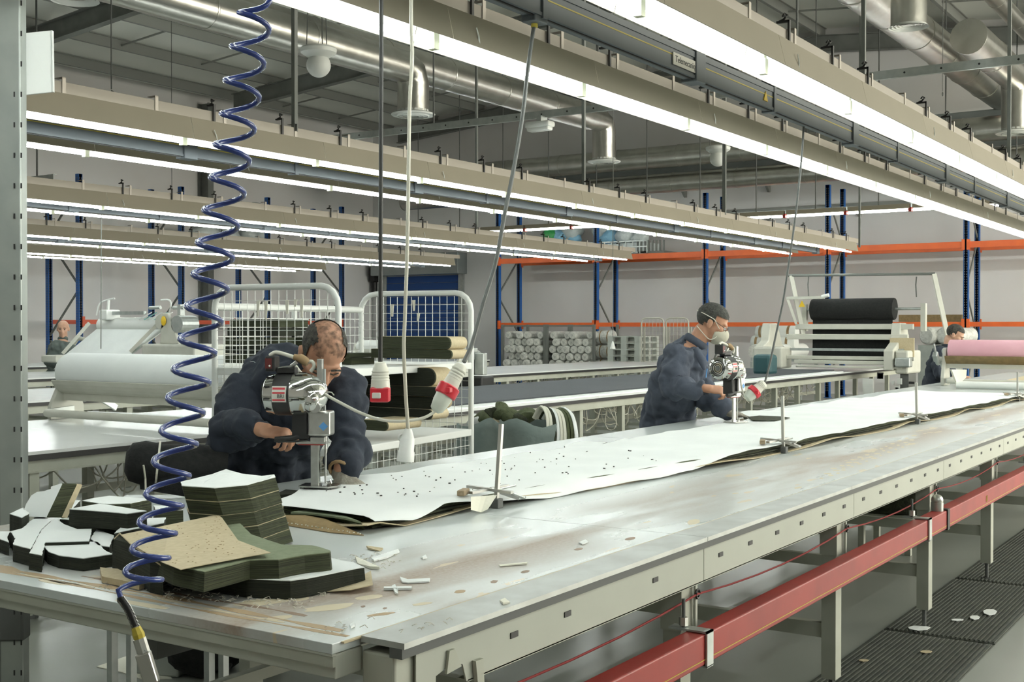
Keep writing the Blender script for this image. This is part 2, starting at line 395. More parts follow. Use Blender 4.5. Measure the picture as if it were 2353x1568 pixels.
for i, (y, lb) in enumerate(rows): light_row(y, ZL, lb, n0=0 if i < 4 else (4 if i < 8 else 8))
light_row(-.95, ZL, 'added unseen strip light row over the aisle beside the camera'); light_row(-1.95, ZL, 'added unseen strip light row farther beside the camera')  # unseen rows continuing the pattern, added for fill light
# ------------------------------------------------------------ busbar trunking between each pair of rows
def busbar(y, z, x0, x1, label, detail=False):
    r = thing('busbar_trunking', label, 'busbar', (x0, y, z), 'busbar trunkings over the tables')
    n = int((x1-x0)/3.0)+1; L = (x1-x0)/n
    for k in range(n):
        xa, xb = x0+k*L, x0+(k+1)*L-.006
        m = MB(); m.bx(xa, xb, y-.03, y+.03, z-.06, z+.075); m.bx(xa, xb, y-.036, y-.03, z+.045, z+.075).bx(xa, xb, y-.036, y-.03, z-.06, z-.045)
        p = m.build('trunking_section', 'bus_grey', r)
        MB().bx(xa, xb, y-.0315, y-.029, z+.012, z+.018).build('yellow_line', 'bus_yellow', p)
        MB().bx(xa, xb, y-.022, y-.012, z-.066, z-.06).build('slot_lip', 'black', p)
        MB().bx(xb-.06, xb+.06, y-.045, y+.045, z-.075, z+.09).build('joint_clamp', 'bus_grey', r, bevel=.006)
        MB().bx(xa+L*.4, xa+L*.4+.035, y-.04, y+.04, z-.07, z+.15).build('hanger', 'bus_grey', r)
    return r
bus1 = busbar(2.66, 2.90, .6, 18.6, 'grey busbar trunking with yellow line between the two nearest light rows', True)
busbar(6.50, 2.80, .6, 18.6, 'dark grey busbar trunking over the table with the paper roll')
busbar(10.45, 2.80, 5, 18.6, 'dark grey busbar trunking over the third table')
busbar(14.40, 2.80, 5, 18.6, 'dark grey busbar trunking over the fourth table')
# maker's plate on the near busbar
pl = MB().bx(5.42, 5.74, 2.622, 2.628, 2.865, 2.925).build('name_plate', 'sticker_white', bus1)
def text(txt, size, name, mt, parent, mtx, ext=.0008):
    c = bpy.data.curves.new(name, "FONT"); c.body = txt; c.size = size; c.extrude = ext; c.align_x = "CENTER"; c.align_y = "CENTER"
    t = bpy.data.objects.new("t", c); COL.objects.link(t); bpy.context.view_layer.update()
    me = bpy.data.meshes.new_from_object(t.evaluated_get(bpy.context.evaluated_depsgraph_get())); bpy.data.objects.remove(t); me.materials.clear(); me.materials.append(M[mt])
    o = bpy.data.objects.new(name, me); COL.objects.link(o); o.parent = parent; ORG[o.name] = ORG[parent.name]
    mm = mtx.copy(); mm.translation = mm.translation - Vector(ORG[parent.name]); o.matrix_local = mm; return o
FRONT = Matrix(((1,0,0),(0,0,-1),(0,1,0))).to_4x4()   # reads along +x, faces -y
text('Telemecanique', .045, 'lettering', 'grey_dark', pl, Matrix.Translation((5.58, 2.6215, 2.895)) @ FRONT)
tri = MB(); tri.exty([(6.62,2.875),(6.68,2.875),(6.65,2.93)], 2.624, 2.629); tri.build('warning_sign', 'yellow', bus1)
# ------------------------------------------------------------ strut channels and rods that carry the rows
def strut(x, y0, y1, z, label):
    r = thing('strut_channel', label, 'channel', (x, (y0+y1)/2, z))
    m = MB(); m.bx(x-.021, x-.017, y0, y1, z-.042, z+.042).bx(x-.017, x+.021, y0, y1, z+.038, z+.042).bx(x-.017, x+.021, y0, y1, z-.042, z-.038)
    m.build('channel', 'galv', r); n = int((y1-y0)/.35)
    hm = MB().cyl((x-.0225,0,z), (x-.018,0,z), .011, 8).mesh('punched_hole', 'black')
    for k in range(n): inst('punched_hole', hm, r, (0, y0+.2+.35*k, 0))
    yy = y0+.35
    while yy < y1:
        MB().tube([(x, yy, z), (x, yy, zroof(yy)-.2)], .012, 6).build('rod', 'grey_dark', r); yy += 2.35
    return r
strut(12.0, 1.7, 11.2, 4.06, 'long punched steel channel hung across the hall above the rows')
strut(9.0, 12.5, 21.5, 3.35, 'punched steel channel hung above the farther light rows')
for i, (u, v0, v1, y) in enumerate([(677,130,308,6.0),(1095,250,560,10.2),(1341,230,445,6.4),(1663,380,500,6.5),(1984,0,180,3.07),(2318,0,460,2.4),(1975,440,570,6.5),(1665,445,505,6.0)]):
    p = at(u, v1, Y=y); q = at(u, v0, Y=y); mr = MB(); mr.bx(p.x-.016, p.x+.016, y-.016, y+.016, 2.95, zroof(y)-.2)
    mr.build('hanger_rod', 'steel_dark', label=['square steel hanger rod by the globe fixture','slender steel hanger rod below the long punched channel','square steel hanger rod passing behind the emergency light','thin steel hanger rod beside the farther globe fixture','steel hanger rod above the uppermost light row','perforated hanger rod near the picture edge','steel hanger rod at the end of a light row','thin steel hanger rod near the blue upright'][i], cat='rod')
# ------------------------------------------------------------ ducts
def duct(path, r, label, name='round_duct', outlets=()):
    o = thing(name, label, 'duct', path[0]); a, b = Vector(path[0]), Vector(path[-1]); n = max(1, int((b-a).length/1.5))
    for k in range(n):
        p, q = a.lerp(b, k/n), a.lerp(b, (k+1)/n); t = (q-p).normalized()
        MB().lathe([(r,0),(r,(q-p).length-.02)], p, t, 24).build('duct_section', 'duct', o, 40)
        MB().lathe([(r*1.025,0),(r*1.04,.015),(r*1.025,.03)], p - t*.02, t, 24).build('joint_band', 'duct', o, 40)
    for (x, y, z, dx, dy, l1, l2, r2) in outlets:
        s = Vector((x, y, z)); d = Vector((dx, dy, 0)); e = s + d*l1; c = e + Vector((0,0,-l2))
        MB().tube([s, s+d*(l1-r2*.9), s+d*(l1-r2*.25)+Vector((0,0,-r2*.25)), e+Vector((0,0,-r2*.9)), c], r2, 20).build('elbow', 'duct', o, 30)
        MB().lathe([(r2*1.35,0),(r2*1.4,.02),(r2,.05),(r2,.08)], c-Vector((0,0,.05)), (0,0,1), 24).build('diffuser', 'white_paint', o, 40)
        for q in (.35,.65,.95): MB().lathe([(r2*q,-.012),(r2*q+.02,0)], c-Vector((0,0,.05)), (0,0,1), 24, False).build('diffuser_ring', 'white_paint', o)
    return o
zd = 5.3; pa = at(830, 125, z=zd); pe = at(925, 150, z=zd)
duct([(3.0, pa.y, zd), (pe.x-.2, pa.y, zd)], .23, 'bright round spiral duct ending in a downturned elbow', outlets=[(pe.x-.25, pa.y, zd, 1, 0, .55, .62, .23)])
zb = 5.55; pb = at(1240, 228, z=zb); pq = at(1390, 270, z=zb)
duct([(3.0, pb.y+.15, zb), (pq.x-.2, pb.y+.15, zb)], .25, 'long round duct behind the elbow ending in a second elbow', outlets=[(pq.x-.25, pb.y+.15, zb, 1, 0, .6, .75, .23)])
duct([(24.2, 20.6, 5.35), (24.2, -2, 5.35)], .24, 'round duct crossing the hall before the end wall', outlets=())
duct([(24.6, 19.6, 4.82), (24.6, -2, 4.82)], .22, 'lower round duct crossing the hall before the end wall')
ym = (at(2010,20,z=6.1).y + at(2230,150,z=6.1).y)/2; ps = at(2088, 58, z=5.55); rs_ = 40/F_PX*(ps-_C).dot(_fw)
md = duct([(5, ym, 6.1), (25, ym, 6.1)], .28, 'round duct running under the ridge beside the round diffuser')
dd_ = thing('drop_diffuser', 'short vertical duct with a round louvred diffuser', 'diffuser', ps)
MB().lathe([(rs_,0),(rs_,.75)], ps, (0,0,1), 28).build('duct_section', 'duct', dd_, 40); MB().tube([(ps.x, ps.y, 6.2), (ps.x, ym, 6.2)], .2, 20).build('side_branch', 'duct', dd_, 40)
for k in range(5): MB().lathe([(rs_*(1.12-.2*k), -.03+.006*k), (rs_*(1.0-.2*k), .0+.006*k)], ps, (0,0,1), 28, False).build('louvre_ring', 'white_paint', dd_, 40)
duct([(12, ym-.9, 6.75), (25, ym-.9, 6.75)], .14, 'thin duct beside the ridge duct')
pz = at(2335, 178, Y=4.2)
duct([(pz.x-3.5, 4.2, pz.z), (pz.x-.45, 4.2, pz.z)], .26, 'round duct with an elbow at the picture edge', outlets=[(pz.x-.5, 4.2, pz.z, 1, 0, .6, .9, .26)])
dbx = thing('rectangular_duct', 'square grey sheet metal duct along the end wall', 'duct', (25.6, 8, 4.6))
for k, (ya, yb, za, zb) in enumerate([(15.3,18.2,4.75,5.35),(9.0,15.25,4.85,5.5),(3.6,8.95,5.0,5.75),(-1,3.55,5.0,5.75)]):
    MB().bx(24.95, 25.6, ya, yb, za+.1, zb+.1).build('duct_section', 'duct_dull', dbx, bevel=.02)
    MB().bx(24.92, 25.63, yb-.04, yb+.02, za+.07, zb+.13).build('flange', 'purlin', dbx)
for y in (17.6, 14.4, 12.2, 10.0, 7.4, 5.2): MB().bx(24.85, 25.7, y-.03, y+.03, 4.66 if y > 15 else (4.78 if y > 9 else 4.92), 4.74 if y > 15 else (4.84 if y > 9 else 4.99)).build('hanger_rail', 'purlin', dbx)
# big diffuser disc in the corner and globe fixtures
c = at(172, 2, z=5.0)
g = thing('louvred_diffuser', 'white round louvred diffuser cut by the top edge', 'diffuser', c)
for k in range(5): MB().lathe([(.25-.045*k, .0+.01*k), (.22-.045*k, .035+.01*k)], c, (0,0,1), 28, False).build('louvre_ring', 'white_paint', g, 40)
MB().cyl((c.x,c.y,c.z+.03), (c.x,c.y,zroof(c.y)), .12, 20).build('neck', 'duct', g, 40)
for (u, v, rb, D, lb) in ((732,150,28,13.5,'white globe fixture below the round duct'), (1650,364,19,19.5,'white globe fixture above the masked worker')):
    c = at(u, v, D=D); r = rb/F_PX*D
    g = thing('globe_fixture', lb, 'globe fixture', c, 'globe fixtures')
    MB().sphere(c, r, 24, 16).build('globe', 'white_paint', g, 60)
    MB().lathe([(r*.75,r*.55),(r*1.45,r*1.0),(r*1.5,r*1.3),(r*1.35,r*1.45)], c, (0,0,1), 28).build('collar', 'white_paint', g, 40)
    for a in range(3): MB().tube([c+Vector((math.cos(a*2.1)*r, math.sin(a*2.1)*r, r*1.4)), (c.x, c.y, zroof(c.y)-.2)], .006, 5).build('hanging_wire', 'grey_dark', g)
c = at(1240, 287, X=11.9); g = thing('emergency_light', 'white emergency light under the long punched channel', 'lamp', c)
MB().box(c, (.16,.34,.07)).build('housing', 'white_paint', g, bevel=.025); MB().bx(c.x-.02, 12.02, c.y-.03, c.y+.03, c.z+.03, 4.03).build('bracket', 'galv', g); MB().box(c-Vector((0,0,.05)), (.12,.30,.05)).build('cover', 'white_gloss', g, bevel=.02)
# dark wire droppers from the roof: thin suspension wires with small turnbuckles
wl = ['by the white board','left of the coiled hose','above the farther rows']
for i, (u, v, y) in enumerate([(256,205,6.9),(395,470,14.3),(1520,105,3.4),(2166,210,4.4),(2050,60,6)]):
    p = at(u, v, Y=y); m = MB(); m.tube([p, (p.x,p.y,zroof(p.y)-.2)], .005, 5)
    o = thing('suspension_wire', ['thin suspension wire with hook above the first far row','thin suspension wire above the third pair of rows','thin suspension wire above the busbar','thin suspension wire before the ridge duct','thin suspension wire near the round diffuser'][i], 'wire', p)
    m.build('wire', 'grey_dark', o); MB().tube([p+Vector((.03*math.sin(a*.9),0,-.04+.03*math.cos(a*.9))) for a in range(7)], .006, 5).build('hook', 'grey_dark', o)
    if i < 2: MB().box(p+Vector((.0,0,-.12)), (.36,.07,.07)).build('mounting_box', 'grey_dark', o)
# ------------------------------------------------------------ main cutting table
def wear_mat():
    m = mat('table_top', (.60,.645,.635), .28); nt = m.node_tree; b = nt.nodes['Principled BSDF']; N = nt.nodes.new; L = nt.links.new
    tc = N('ShaderNodeTexCoord'); sp = N('ShaderNodeSeparateXYZ'); L(tc.outputs['Object'], sp.inputs[0])
    mp = N('ShaderNodeMapping'); mp.inputs['Scale'].default_value = (.55, 2.2, 1); L(tc.outputs['Object'], mp.inputs[0])
    n1 = N('ShaderNodeTexNoise'); n1.inputs['Scale'].default_value = 1.6; n1.inputs['Detail'].default_value = 7; L(mp.outputs[0], n1.inputs[0])
    def mth(op, a, c=None, cl=False):
        q = N('ShaderNodeMath'); q.operation = op; q.use_clamp = cl
        for i, v in enumerate((a, c)):
            if v is None: continue
            if isinstance(v, (int, float)): q.inputs[i].default_value = v
            else: L(v, q.inputs[i])
        return q.outputs[0]
    # traffic band along the working side and a rubbed patch at the near end
    band = mth('SUBTRACT', 1.0, mth('DIVIDE', mth('ABSOLUTE', mth('SUBTRACT', sp.outputs['Y'], .40)), .34), True)
    endp = mth('SUBTRACT', 1.0, mth('DIVIDE', mth('ABSOLUTE', mth('SUBTRACT', sp.outputs['X'], .42)), .38), True)
    w = mth('MULTIPLY', mth('MAXIMUM', band, endp), mth('MULTIPLY', mth('SUBTRACT', n1.outputs['Fac'], .33, True), 5.0, True), True)
    n2 = N('ShaderNodeTexNoise'); n2.inputs['Scale'].default_value = 90; L(tc.outputs['Object'], n2.inputs[0])
    w = mth('MULTIPLY', w, mth('ADD', mth('MULTIPLY', n2.outputs['Fac'], .5), .65), True)
    mx = N('ShaderNodeMixRGB'); mx.inputs[1].default_value = (.60,.645,.635,1); mx.inputs[2].default_value = (.33,.25,.185,1); L(w, mx.inputs[0])
    n3 = N('ShaderNodeTexNoise'); n3.inputs['Scale'].default_value = 3.5; n3.inputs['Detail'].default_value = 3
    mp3 = N('ShaderNodeMapping'); mp3.inputs['Scale'].default_value = (1.0, 3.5, 1); mp3.inputs['Location'].default_value = (4.2,1.1,0); L(tc.outputs['Object'], mp3.inputs[0]); L(mp3.outputs[0], n3.inputs[0])
    chip = mth('MULTIPLY', mth('GREATER_THAN', n3.outputs['Fac'], .665), mth('GREATER_THAN', w, .12))
    mx2 = N('ShaderNodeMixRGB'); L(mx.outputs[0], mx2.inputs[1]); mx2.inputs[2].default_value = (.58,.50,.36,1); L(chip, mx2.inputs[0])
    L(mx2.outputs[0], b.inputs['Base Color'])
    L(mth('ADD', mth('MULTIPLY', w, .3), .24), b.inputs['Roughness'])
wear_mat()
TY0, TY1, TX0, TX1, TZ = 1.56, 3.62, 1.87, 18.6, .90
T1 = thing('cutting_table', 'long grey cutting table with worn top carrying the white lay', 'table', (TX0, TY0, 0))
seams = [TX0, 3.475, 4.91, 6.30, 7.72, 9.14] + [9.14+1.42*k for k in range(1, 7)] + [TX1]
for a, b in zip(seams[:-1], seams[1:]):
    MB().bx(a+.0015, b-.0015, TY0+.125, TY1, TZ-.022, TZ).build('top_panel', 'table_top', T1, bevel=.0015)
    MB().bx(a+.0015 if a > 2 else a+.085, b-.0015, TY0, TY0+.118, TZ-.012, TZ+.001).build('edge_strip', 'edge_alu', T1)
    MB().bx(a if a > 2 else a+.03, b, TY0+.1165, TY0+.1255, TZ-.004, TZ-.0006).build('joint_filler', 'kraft', T1)
    MB().bx(a if a > 2 else a+.085, b, TY0+.006, TY0+.04, TZ-.034, TZ-.012).build('shadow_gap_profile', 'grey_dark', T1)  # recessed strip coloured dark for the shadow gap under the edge
    MB().bx(a+.12, b-.01, TY1-.06, TY1, TZ-.14, TZ-.022).build('rear_apron', 'grey_panel', T1)
MB().bx(TX0+.012, TX0+.10, TY0+.125, TY1, TZ-.077, TZ-.024).build('end_apron', 'grey_panel', T1, bevel=.003)
MB().bx(TX0+.002, TX0+.014, TY0+.125, TY1, TZ-.027, TZ-.022).build('end_lip', 'grey_panel', T1)
MB().bx(TX0+.004, TX0+.012, TY0+.125, TY1, TZ-.05, TZ-.028).build('end_strip', 'grey_leg', T1)
MB().bx(TX0+.09, TX0+.20, TY0+.03, TY0+.12, .0, TZ-.03).build('corner_leg', 'grey_leg', T1, bevel=.006)
apj = [2.02, 3.49, 5.0, 6.5, 8.0, 9.5, 11, 12.5, 14, 15.5, 17, TX1]
SLOT = MB().bx(-.016,.016,-.002,.002,-.007,.007).mesh('punched_slot', 'black')
for i, (a, b) in enumerate(zip(apj[:-1], apj[1:])):
    m = MB()
    if i: m.bx(a+.002, b-.002, TY0+.02, TY0+.024, .757, .868)
    else: m.exty([(2.02,.868),(2.02,.62),(2.085,.62),(2.09,.797),(2.15,.812),(2.19,.80),(2.205,.757),(b-.002,.757),(b-.002,.868)], TY0+.02, TY0+.024)
    if not i: MB().exty([(2.13,.845),(2.15,.845),(2.175,.80),(2.12,.795)], TY0+.012, TY0+.019).build('apron_tab', 'grey_leg', T1); MB().exty([(2.225,.80),(2.255,.80),(2.262,.70),(2.24,.70)], TY0+.008, TY0+.019).build('apron_tab', 'grey_leg', T1)
    m.bx(a+.002, b-.002, TY0+.012, TY0+.024, .864, .872).bx(a+.002 if i else 2.21, b-.002, TY0+.02, TY0+.05, .755, .76)
    p = m.build('apron_panel', 'grey_panel', T1)
    for k in range(6):
        if i == 0 and k not in (1, 2, 4): continue
        inst('punched_slot', SLOT, p, (a+.13+.25*k, TY0+.0195, .822))
legx = [3.41, 4.88, 6.34, 7.80, 9.3, 10.8, 12.3, 13.8, 15.3, 16.8, 18.2]
LEGM = MB(); LEGM.bx(-.036,.036,-.03,.03,.105,.75); LEGM = LEGM.mesh('leg', 'grey_leg')
FOOT = MB().cyl((0,0,.012),(0,0,.11),.011,8).cyl((0,0,0),(0,0,.012),.032,12).mesh('foot_stud', 'grey_dark')
SLEEVE = MB().bx(-.042,.042,-.036,.036,.62,.757).mesh('leg_sleeve', 'grey_leg')
STRAPM = MB().bx(.030,.044,-.05,-.044,.50,.757).mesh('hole_strap', 'grey_panel')
EYE = MB().tube([(.037+.014*math.cos(a*.7),-.054,.725+.014*math.sin(a*.7)) for a in range(9)], .004, 5).mesh('eyelet', 'black')
for x in legx:
    for y in (TY0+.075, TY1-.12):
        l = inst('leg', LEGM, T1, (x, y, 0)); inst('foot_stud', FOOT, l, (x, y, 0)); inst('leg_sleeve', SLEEVE, l, (x, y, 0))
        if y < 2: inst('hole_strap', STRAPM, l, (x, y, 0)); inst('eyelet', EYE, l, (x, y, 0))
    MB().bx(x-.02, x+.02, TY0+.1, TY1-.12, .27, .33).build('stretcher', 'grey_leg', T1)
    MB().bx(x-.02, x+.02, TY0+.05, TY1-.05, .70, .757).build('cross_beam', 'grey_dark', T1)
MB().bx(2.1, TX1-.3, 2.5, 2.54, .69, .757).build('centre_beam', 'grey_dark', T1)
MB().bx(2.3, TX1-.3, 3.1, 3.14, .30, .34).build('lower_rail', 'grey_leg', T1)
# rubbed-through spots and lines in the top, each with its own outline
mat('bare_cream', (.62,.55,.40), .6); mat('bare_tan', (.40,.29,.17), .6); mat('bare_brown', (.27,.19,.135), .6)
def spot(u, v, w, h, mt, tilt=-.12, sk=1):
    P_ = []
    for k in range(14):
        t = k*2*math.pi/14; r = 1+rnd.uniform(-.14,.14); x, y = w*math.cos(t)*r, h*math.sin(t)*r; P_.append(at(u+x, v+y+tilt*x, z=TZ+.0004))
    MB().prism([p-Vector((0,0,.001)) for p in P_], P_).build('worn_spot', mt, T1)
for s_ in [(610,1382,75,9,'bare_cream'),(757,1396,58,7,'bare_cream'),(848,1373,34,5,'bare_cream'),(970,1388,22,3,'bare_cream'),(690,1376,22,5,'bare_cream'),(640,1420,34,5,'bare_cream'),(330,1390,60,5,'bare_cream',.16),(120,1338,34,4,'bare_cream',.18),(20,1308,30,7,'bare_tan',.2),(1057,1360,14,4,'bare_tan'),(1135,1337,9,3,'bare_brown'),(1207,1314,10,3,'bare_brown'),(1330,1262,10,2.5,'bare_brown'),(1448,1238,12,3,'bare_brown'),(875,1412,30,3,'bare_tan'),(834,1394,5,2,'bare_brown'),(885,1398,5,2,'bare_brown'),(1594,1200,15,6,'bare_cream'),(1834,1121,9,2,'bare_cream'),(1640,1140,6,1,'bare_cream'),(1690,1134,8,1,'bare_cream')]: spot(*s_)
for r_ in range(3):
    for k in range(13): spot(1890+r_*14+k*(17-r_)+rnd.uniform(-3,3), 1100-r_*12-k*(6.6-.2*r_)+rnd.uniform(-1,1), rnd.uniform(4,10)*(1-.03*k), 1.3, 'bare_cream', 0)
for (x0, y0, y1, w, mt) in ((1.935,1.70,3.4,.006,'bare_tan'),(1.972,1.74,3.2,.009,'bare_tan'),(1.953,1.9,2.9,.004,'bare_cream'),(2.02,1.9,2.7,.006,'bare_brown')):
    MB().sheet(3, 40, lambda u, v: (x0+w*(u-.5)*2*(1+.6*math.sin(v*37)) + .006*math.sin(v*9+x0*50), y0+(y1-y0)*v, TZ+.0004), .001).build('worn_line', mt, T1)
# ------------------------------------------------------------ red trunking on the table front, with cord
bm = thing('red_trunking', 'long red metal trunking clamped along the table legs', 'trunking', (2, 1.48, .56))
for a, b in ((.9, 3.32), (3.325, 6.16), (6.19, 9.2), (9.205, 12.2), (12.205, 15.4), (15.405, 18.4)):
    p = MB().bx(a, b, 1.48, 1.545, .557, .648).build('trunking_section', 'red_paint', bm, bevel=.004)
    MB().bx(a, b, 1.4788, 1.4802, .572, .5745).build('yellow_line', 'bus_yellow', p)
for x in (3.30, 5.82, 8.6, 11.4):
    m = MB(); m.bx(x-.022, x+.022, 1.472, 1.478, .55, .656).bx(x-.022, x+.022, 1.472, 1.60, .65, .656).bx(x-.022, x+.022, 1.472, 1.60, .548, .553)
    m.build('clamp', 'galv', bm); MB().cyl((x, 1.56, .65), (x, 1.56, .74), .006, 8).build('clamp_bolt', 'grey_dark', bm); MB().cyl((x, 1.56, .66), (x, 1.56, .685), .014, 6).build('clamp_nut', 'lathe_metal', bm)
MB().bx(6.155, 6.195, 1.474, 1.55, .552, .655).build('end_cap', 'black', bm)
MB().cyl((6.13,1.52,.648),(6.13,1.52,.69),.03,12).sphere((6.13,1.52,.70),.03,12,8).build('bell', 'lathe_metal', bm, 40)
text('4', .06, 'number_mark', 'grey_dark', bm, Matrix.Translation((8.62, 1.4785, .60)) @ FRONT)
text('11', .05, 'number_mark', 'bus_yellow', bm, Matrix.Translation((7.05, 1.4785, .60)) @ FRONT)
cp = []
ex = [.4, 1.9] + [x+.037 for x in legx]
for a, b in zip(ex[:-1], ex[1:]):
    for k in range(6):
        t = k/6; cp.append((a+(b-a)*t, 1.581, .725-.11*(t*(1-t))))
MB().tube(cp + [(ex[-1],1.581,.725)], .0034, 6).build('pull_cord', 'cord_red', label='red pull cord threaded through eyelets on the table legs', cat='cord', smooth=60)
# ------------------------------------------------------------ the lay: kraft below, olive plies, white paper on top
def lerp_tab(tab, x):
    if x <= tab[0][0]: return tab[0][1]
    for (a, p), (b, q) in zip(tab[:-1], tab[1:]):
        if x <= b:
            t = (x-a)/(b-a); return p+(q-p)*t
    return tab[-1][1]
FE = [(2.90,2.50),(3.5,2.49),(4.07,2.44),(5.29,2.31),(6.06,2.28),(8.45,2.21),(11.2,2.13),(11.9,2.12)]
BE = [(2.90,2.95),(3.02,2.98),(3.35,3.17),(3.75,3.22),(4.34,3.18),(5.2,3.11),(6.1,3.07),(7.0,3.08),(7.6,3.10),(7.95,3.32),(10.84,3.18),(11.9,3.16)]
ZE = [(2.9,.945),(3.15,.918),(3.35,.946),(3.62,.925),(3.9,.908),(4.6,.906),(5.0,.915),(5.4,.945),(6.5,.948),(11.9,.948)]
lay = thing('fabric_lay', 'long spread of olive cloth plies under white paper on the cutting table', 'fabric lay', (3, 2.6, TZ))
XA, XE = 2.98, 11.8
def sx(u): return XA + (XE-XA)*u
MB().sheet(130, 6, lambda u, v: (sx(u)-.06*(1-v)*(u < .01), lerp_tab(FE, sx(u))-.012-.01*math.sin(sx(u)*5) + v*(lerp_tab(BE, sx(u))-lerp_tab(FE, sx(u))+.07), TZ+.004+ (.022*abs(math.sin(sx(u)*2.1))**4 + (.028 if u < .012 else 0))*(1-v)**3), .003).build('kraft_underlay', 'kraft', lay)
for k in range(6):
    z0 = TZ+.006+k*.006; dy = (.012 if k % 2 else 0) + .006*math.sin(k*2.3)
    MB().sheet(130, 3, lambda u, v: (sx(u)+.02+.01*k*(u < .01), lerp_tab(FE, sx(u))+.022+dy+.006*math.sin(sx(u)*7+k) + v*(lerp_tab(BE, sx(u))-lerp_tab(FE, sx(u))-.03-dy), z0+.006), .006).build('cloth_ply', 'olive' if k % 2 else 'olive_dark', lay)
kf = [at(u, v, z=z) for u, v, z in ((652,1184,.930),(700,1184,.934),(748,1193,.930),(792,1211,.915),(836,1230,.903),(762,1224,.903),(700,1214,.903),(654,1206,.904))]
MB().prism([p-Vector((0,0,.002)) for p in kf], kf).build('kraft_flap', 'kraft_dark', lay)
hp_ = MB()
for k in range(24): t = k/23; p = kf[7].lerp(kf[4], t) + Vector((.0,.0,.008))*(1-t*.6) + Vector((.004*math.sin(k*2.1),.012,0)); hp_.box(p, (.004,.003,.003))
hp_.build('pin_holes', 'paper_edge', lay, kind='stuff')
for k in range(4):
    P_ = [at(u, v, z=.912+.009*k) for u, v in ((668,1186-3*k),(720,1186-2*k),(790,1196-2*k),(838-3*k,1214-5*k),(800,1206-6*k),(720,1180-4*k))]; MB().prism([p-Vector((0,0,.006)) for p in P_], P_).build('ply_fold', 'olive_light' if k == 3 else 'olive', lay)
def paper_pt(u, v):
    x = sx(u); f, b = lerp_tab(FE, x), lerp_tab(BE, x)
    zf = lerp_tab(ZE, x); y = f - (.034*max(0, min(1, (.946-zf)/.03))*max(0, 1-v*4) - .004) + .006*math.sin(x*9) + v*(b-f) + (.02*math.sin(x*4.1)+.012*math.sin(x*11))*v
    z = .949 + .0025*math.sin(x*6+v*4) + .002*math.sin(x*17) - (.949-zf)*max(0, 1-v*14)**1.1 + (.01*max(0, math.sin(x*3.3))**6)*max(0, v-.8)*5
    return (x, y, z)
MB().sheet(220, 22, paper_pt, .0012).build('top_paper', 'paper', lay, 60)
# cut-out window in the far edge: a dark cut piece lying where the blade has passed
MB().ext([tuple(at(u, v, z=.955))[:2] for u, v in ((1718,958),(1745,955),(1795,957),(1815,960),(1780,967),(1730,966))], .951, .9545).build('cut_gap_cloth', 'olive_dark', lay)
# black crumbs of cloth on the paper
cr = MB()
for k in range(90):
    u = rnd.random()**1.5; p = paper_pt(.04+u*.22, .15+rnd.random()*.8); s = rnd.uniform(.002,.006)
    cr.box((p[0], p[1], p[2]+s*.4), (s*rnd.uniform(.8,2), s, s*.8), Matrix.Rotation(rnd.random()*3, 3, 'Z'))
o = cr.build('crumbs', 'black', label='scattered black cloth crumbs on the white lay', cat='crumbs', kind='stuff')
# ------------------------------------------------------------ lay clamps
CLAMP_L = ['lay clamp with tall post nearest the bending cutter', 'lay clamp with tall post in the middle of the lay', 'third lay clamp along the white lay', 'lay clamp farthest along the lay by the pink roll']
for i, (u, v, ut, vt) in enumerate([(1140,1168,1152,975),(1800,1042,1798,910),(2107,975,2105,880),(2338,922,2338,855)]):
    b = at(u, v, z=.9); t = at(ut, vt, Y=b.y); c = thing('lay_clamp', CLAMP_L[i], 'clamp', b, 'lay clamps')
    MB().bar(b+Vector((0,0,.01)), t, .014, .014, (0,1,0)).build('post', 'lathe_metal', c)
    MB().box(b+Vector((0,-.005,.018)), (.035,.03,.035)).build('foot_block', 'grey_dark', c, bevel=.003)
    MB().bar(b+Vector((-.01,.12,.072)), b+Vector((.0,-.07,.062)), .02, .01).build('jaw_arm', 'lathe_metal', c)
    MB().bar(b+Vector((-.09,.05,.062)), b+Vector((.09,.01,.072)), .022, .009).build('lever', 'lathe_metal', c)
    MB().bar(b+Vector((.0,.03,.068)), b+Vector((.075,-.05,.030)), .014, .012).build('spring_arm', 'lathe_metal', c)
    MB().box(b+Vector((-.10,.075,.064)), (.075,.028,.020), Matrix.Rotation(.35, 3, 'Z')).build('wooden_pad', 'wood', c, bevel=.003)
    MB().tube([b+Vector((.05,-.035,.05)), b+Vector((.10,-.055,.028)), b+Vector((.115,-.05,.03))], .006, 6).build('thumb_screw', 'steel_bright', c)
    MB().tube([b+Vector((.02,.0,.066)), b+Vector((.13,.0,.068))], .004, 6).build('bolt', 'steel_bright', c)
# torn paper flag caught in the first clamp
b = at(1120, 1140, z=.945)
MB().sheet(6, 6, lambda u, v: tuple(at(1082+60*u*(1-.35*v), 1142-4*u+ (38-14*abs(u-.6))*v, Y=b.y-.035-.02*v+.01*math.sin(u*4))), .001).build('paper_scrap', 'paper_edge', label='torn paper flap hanging under the nearest lay clamp', cat='paper')
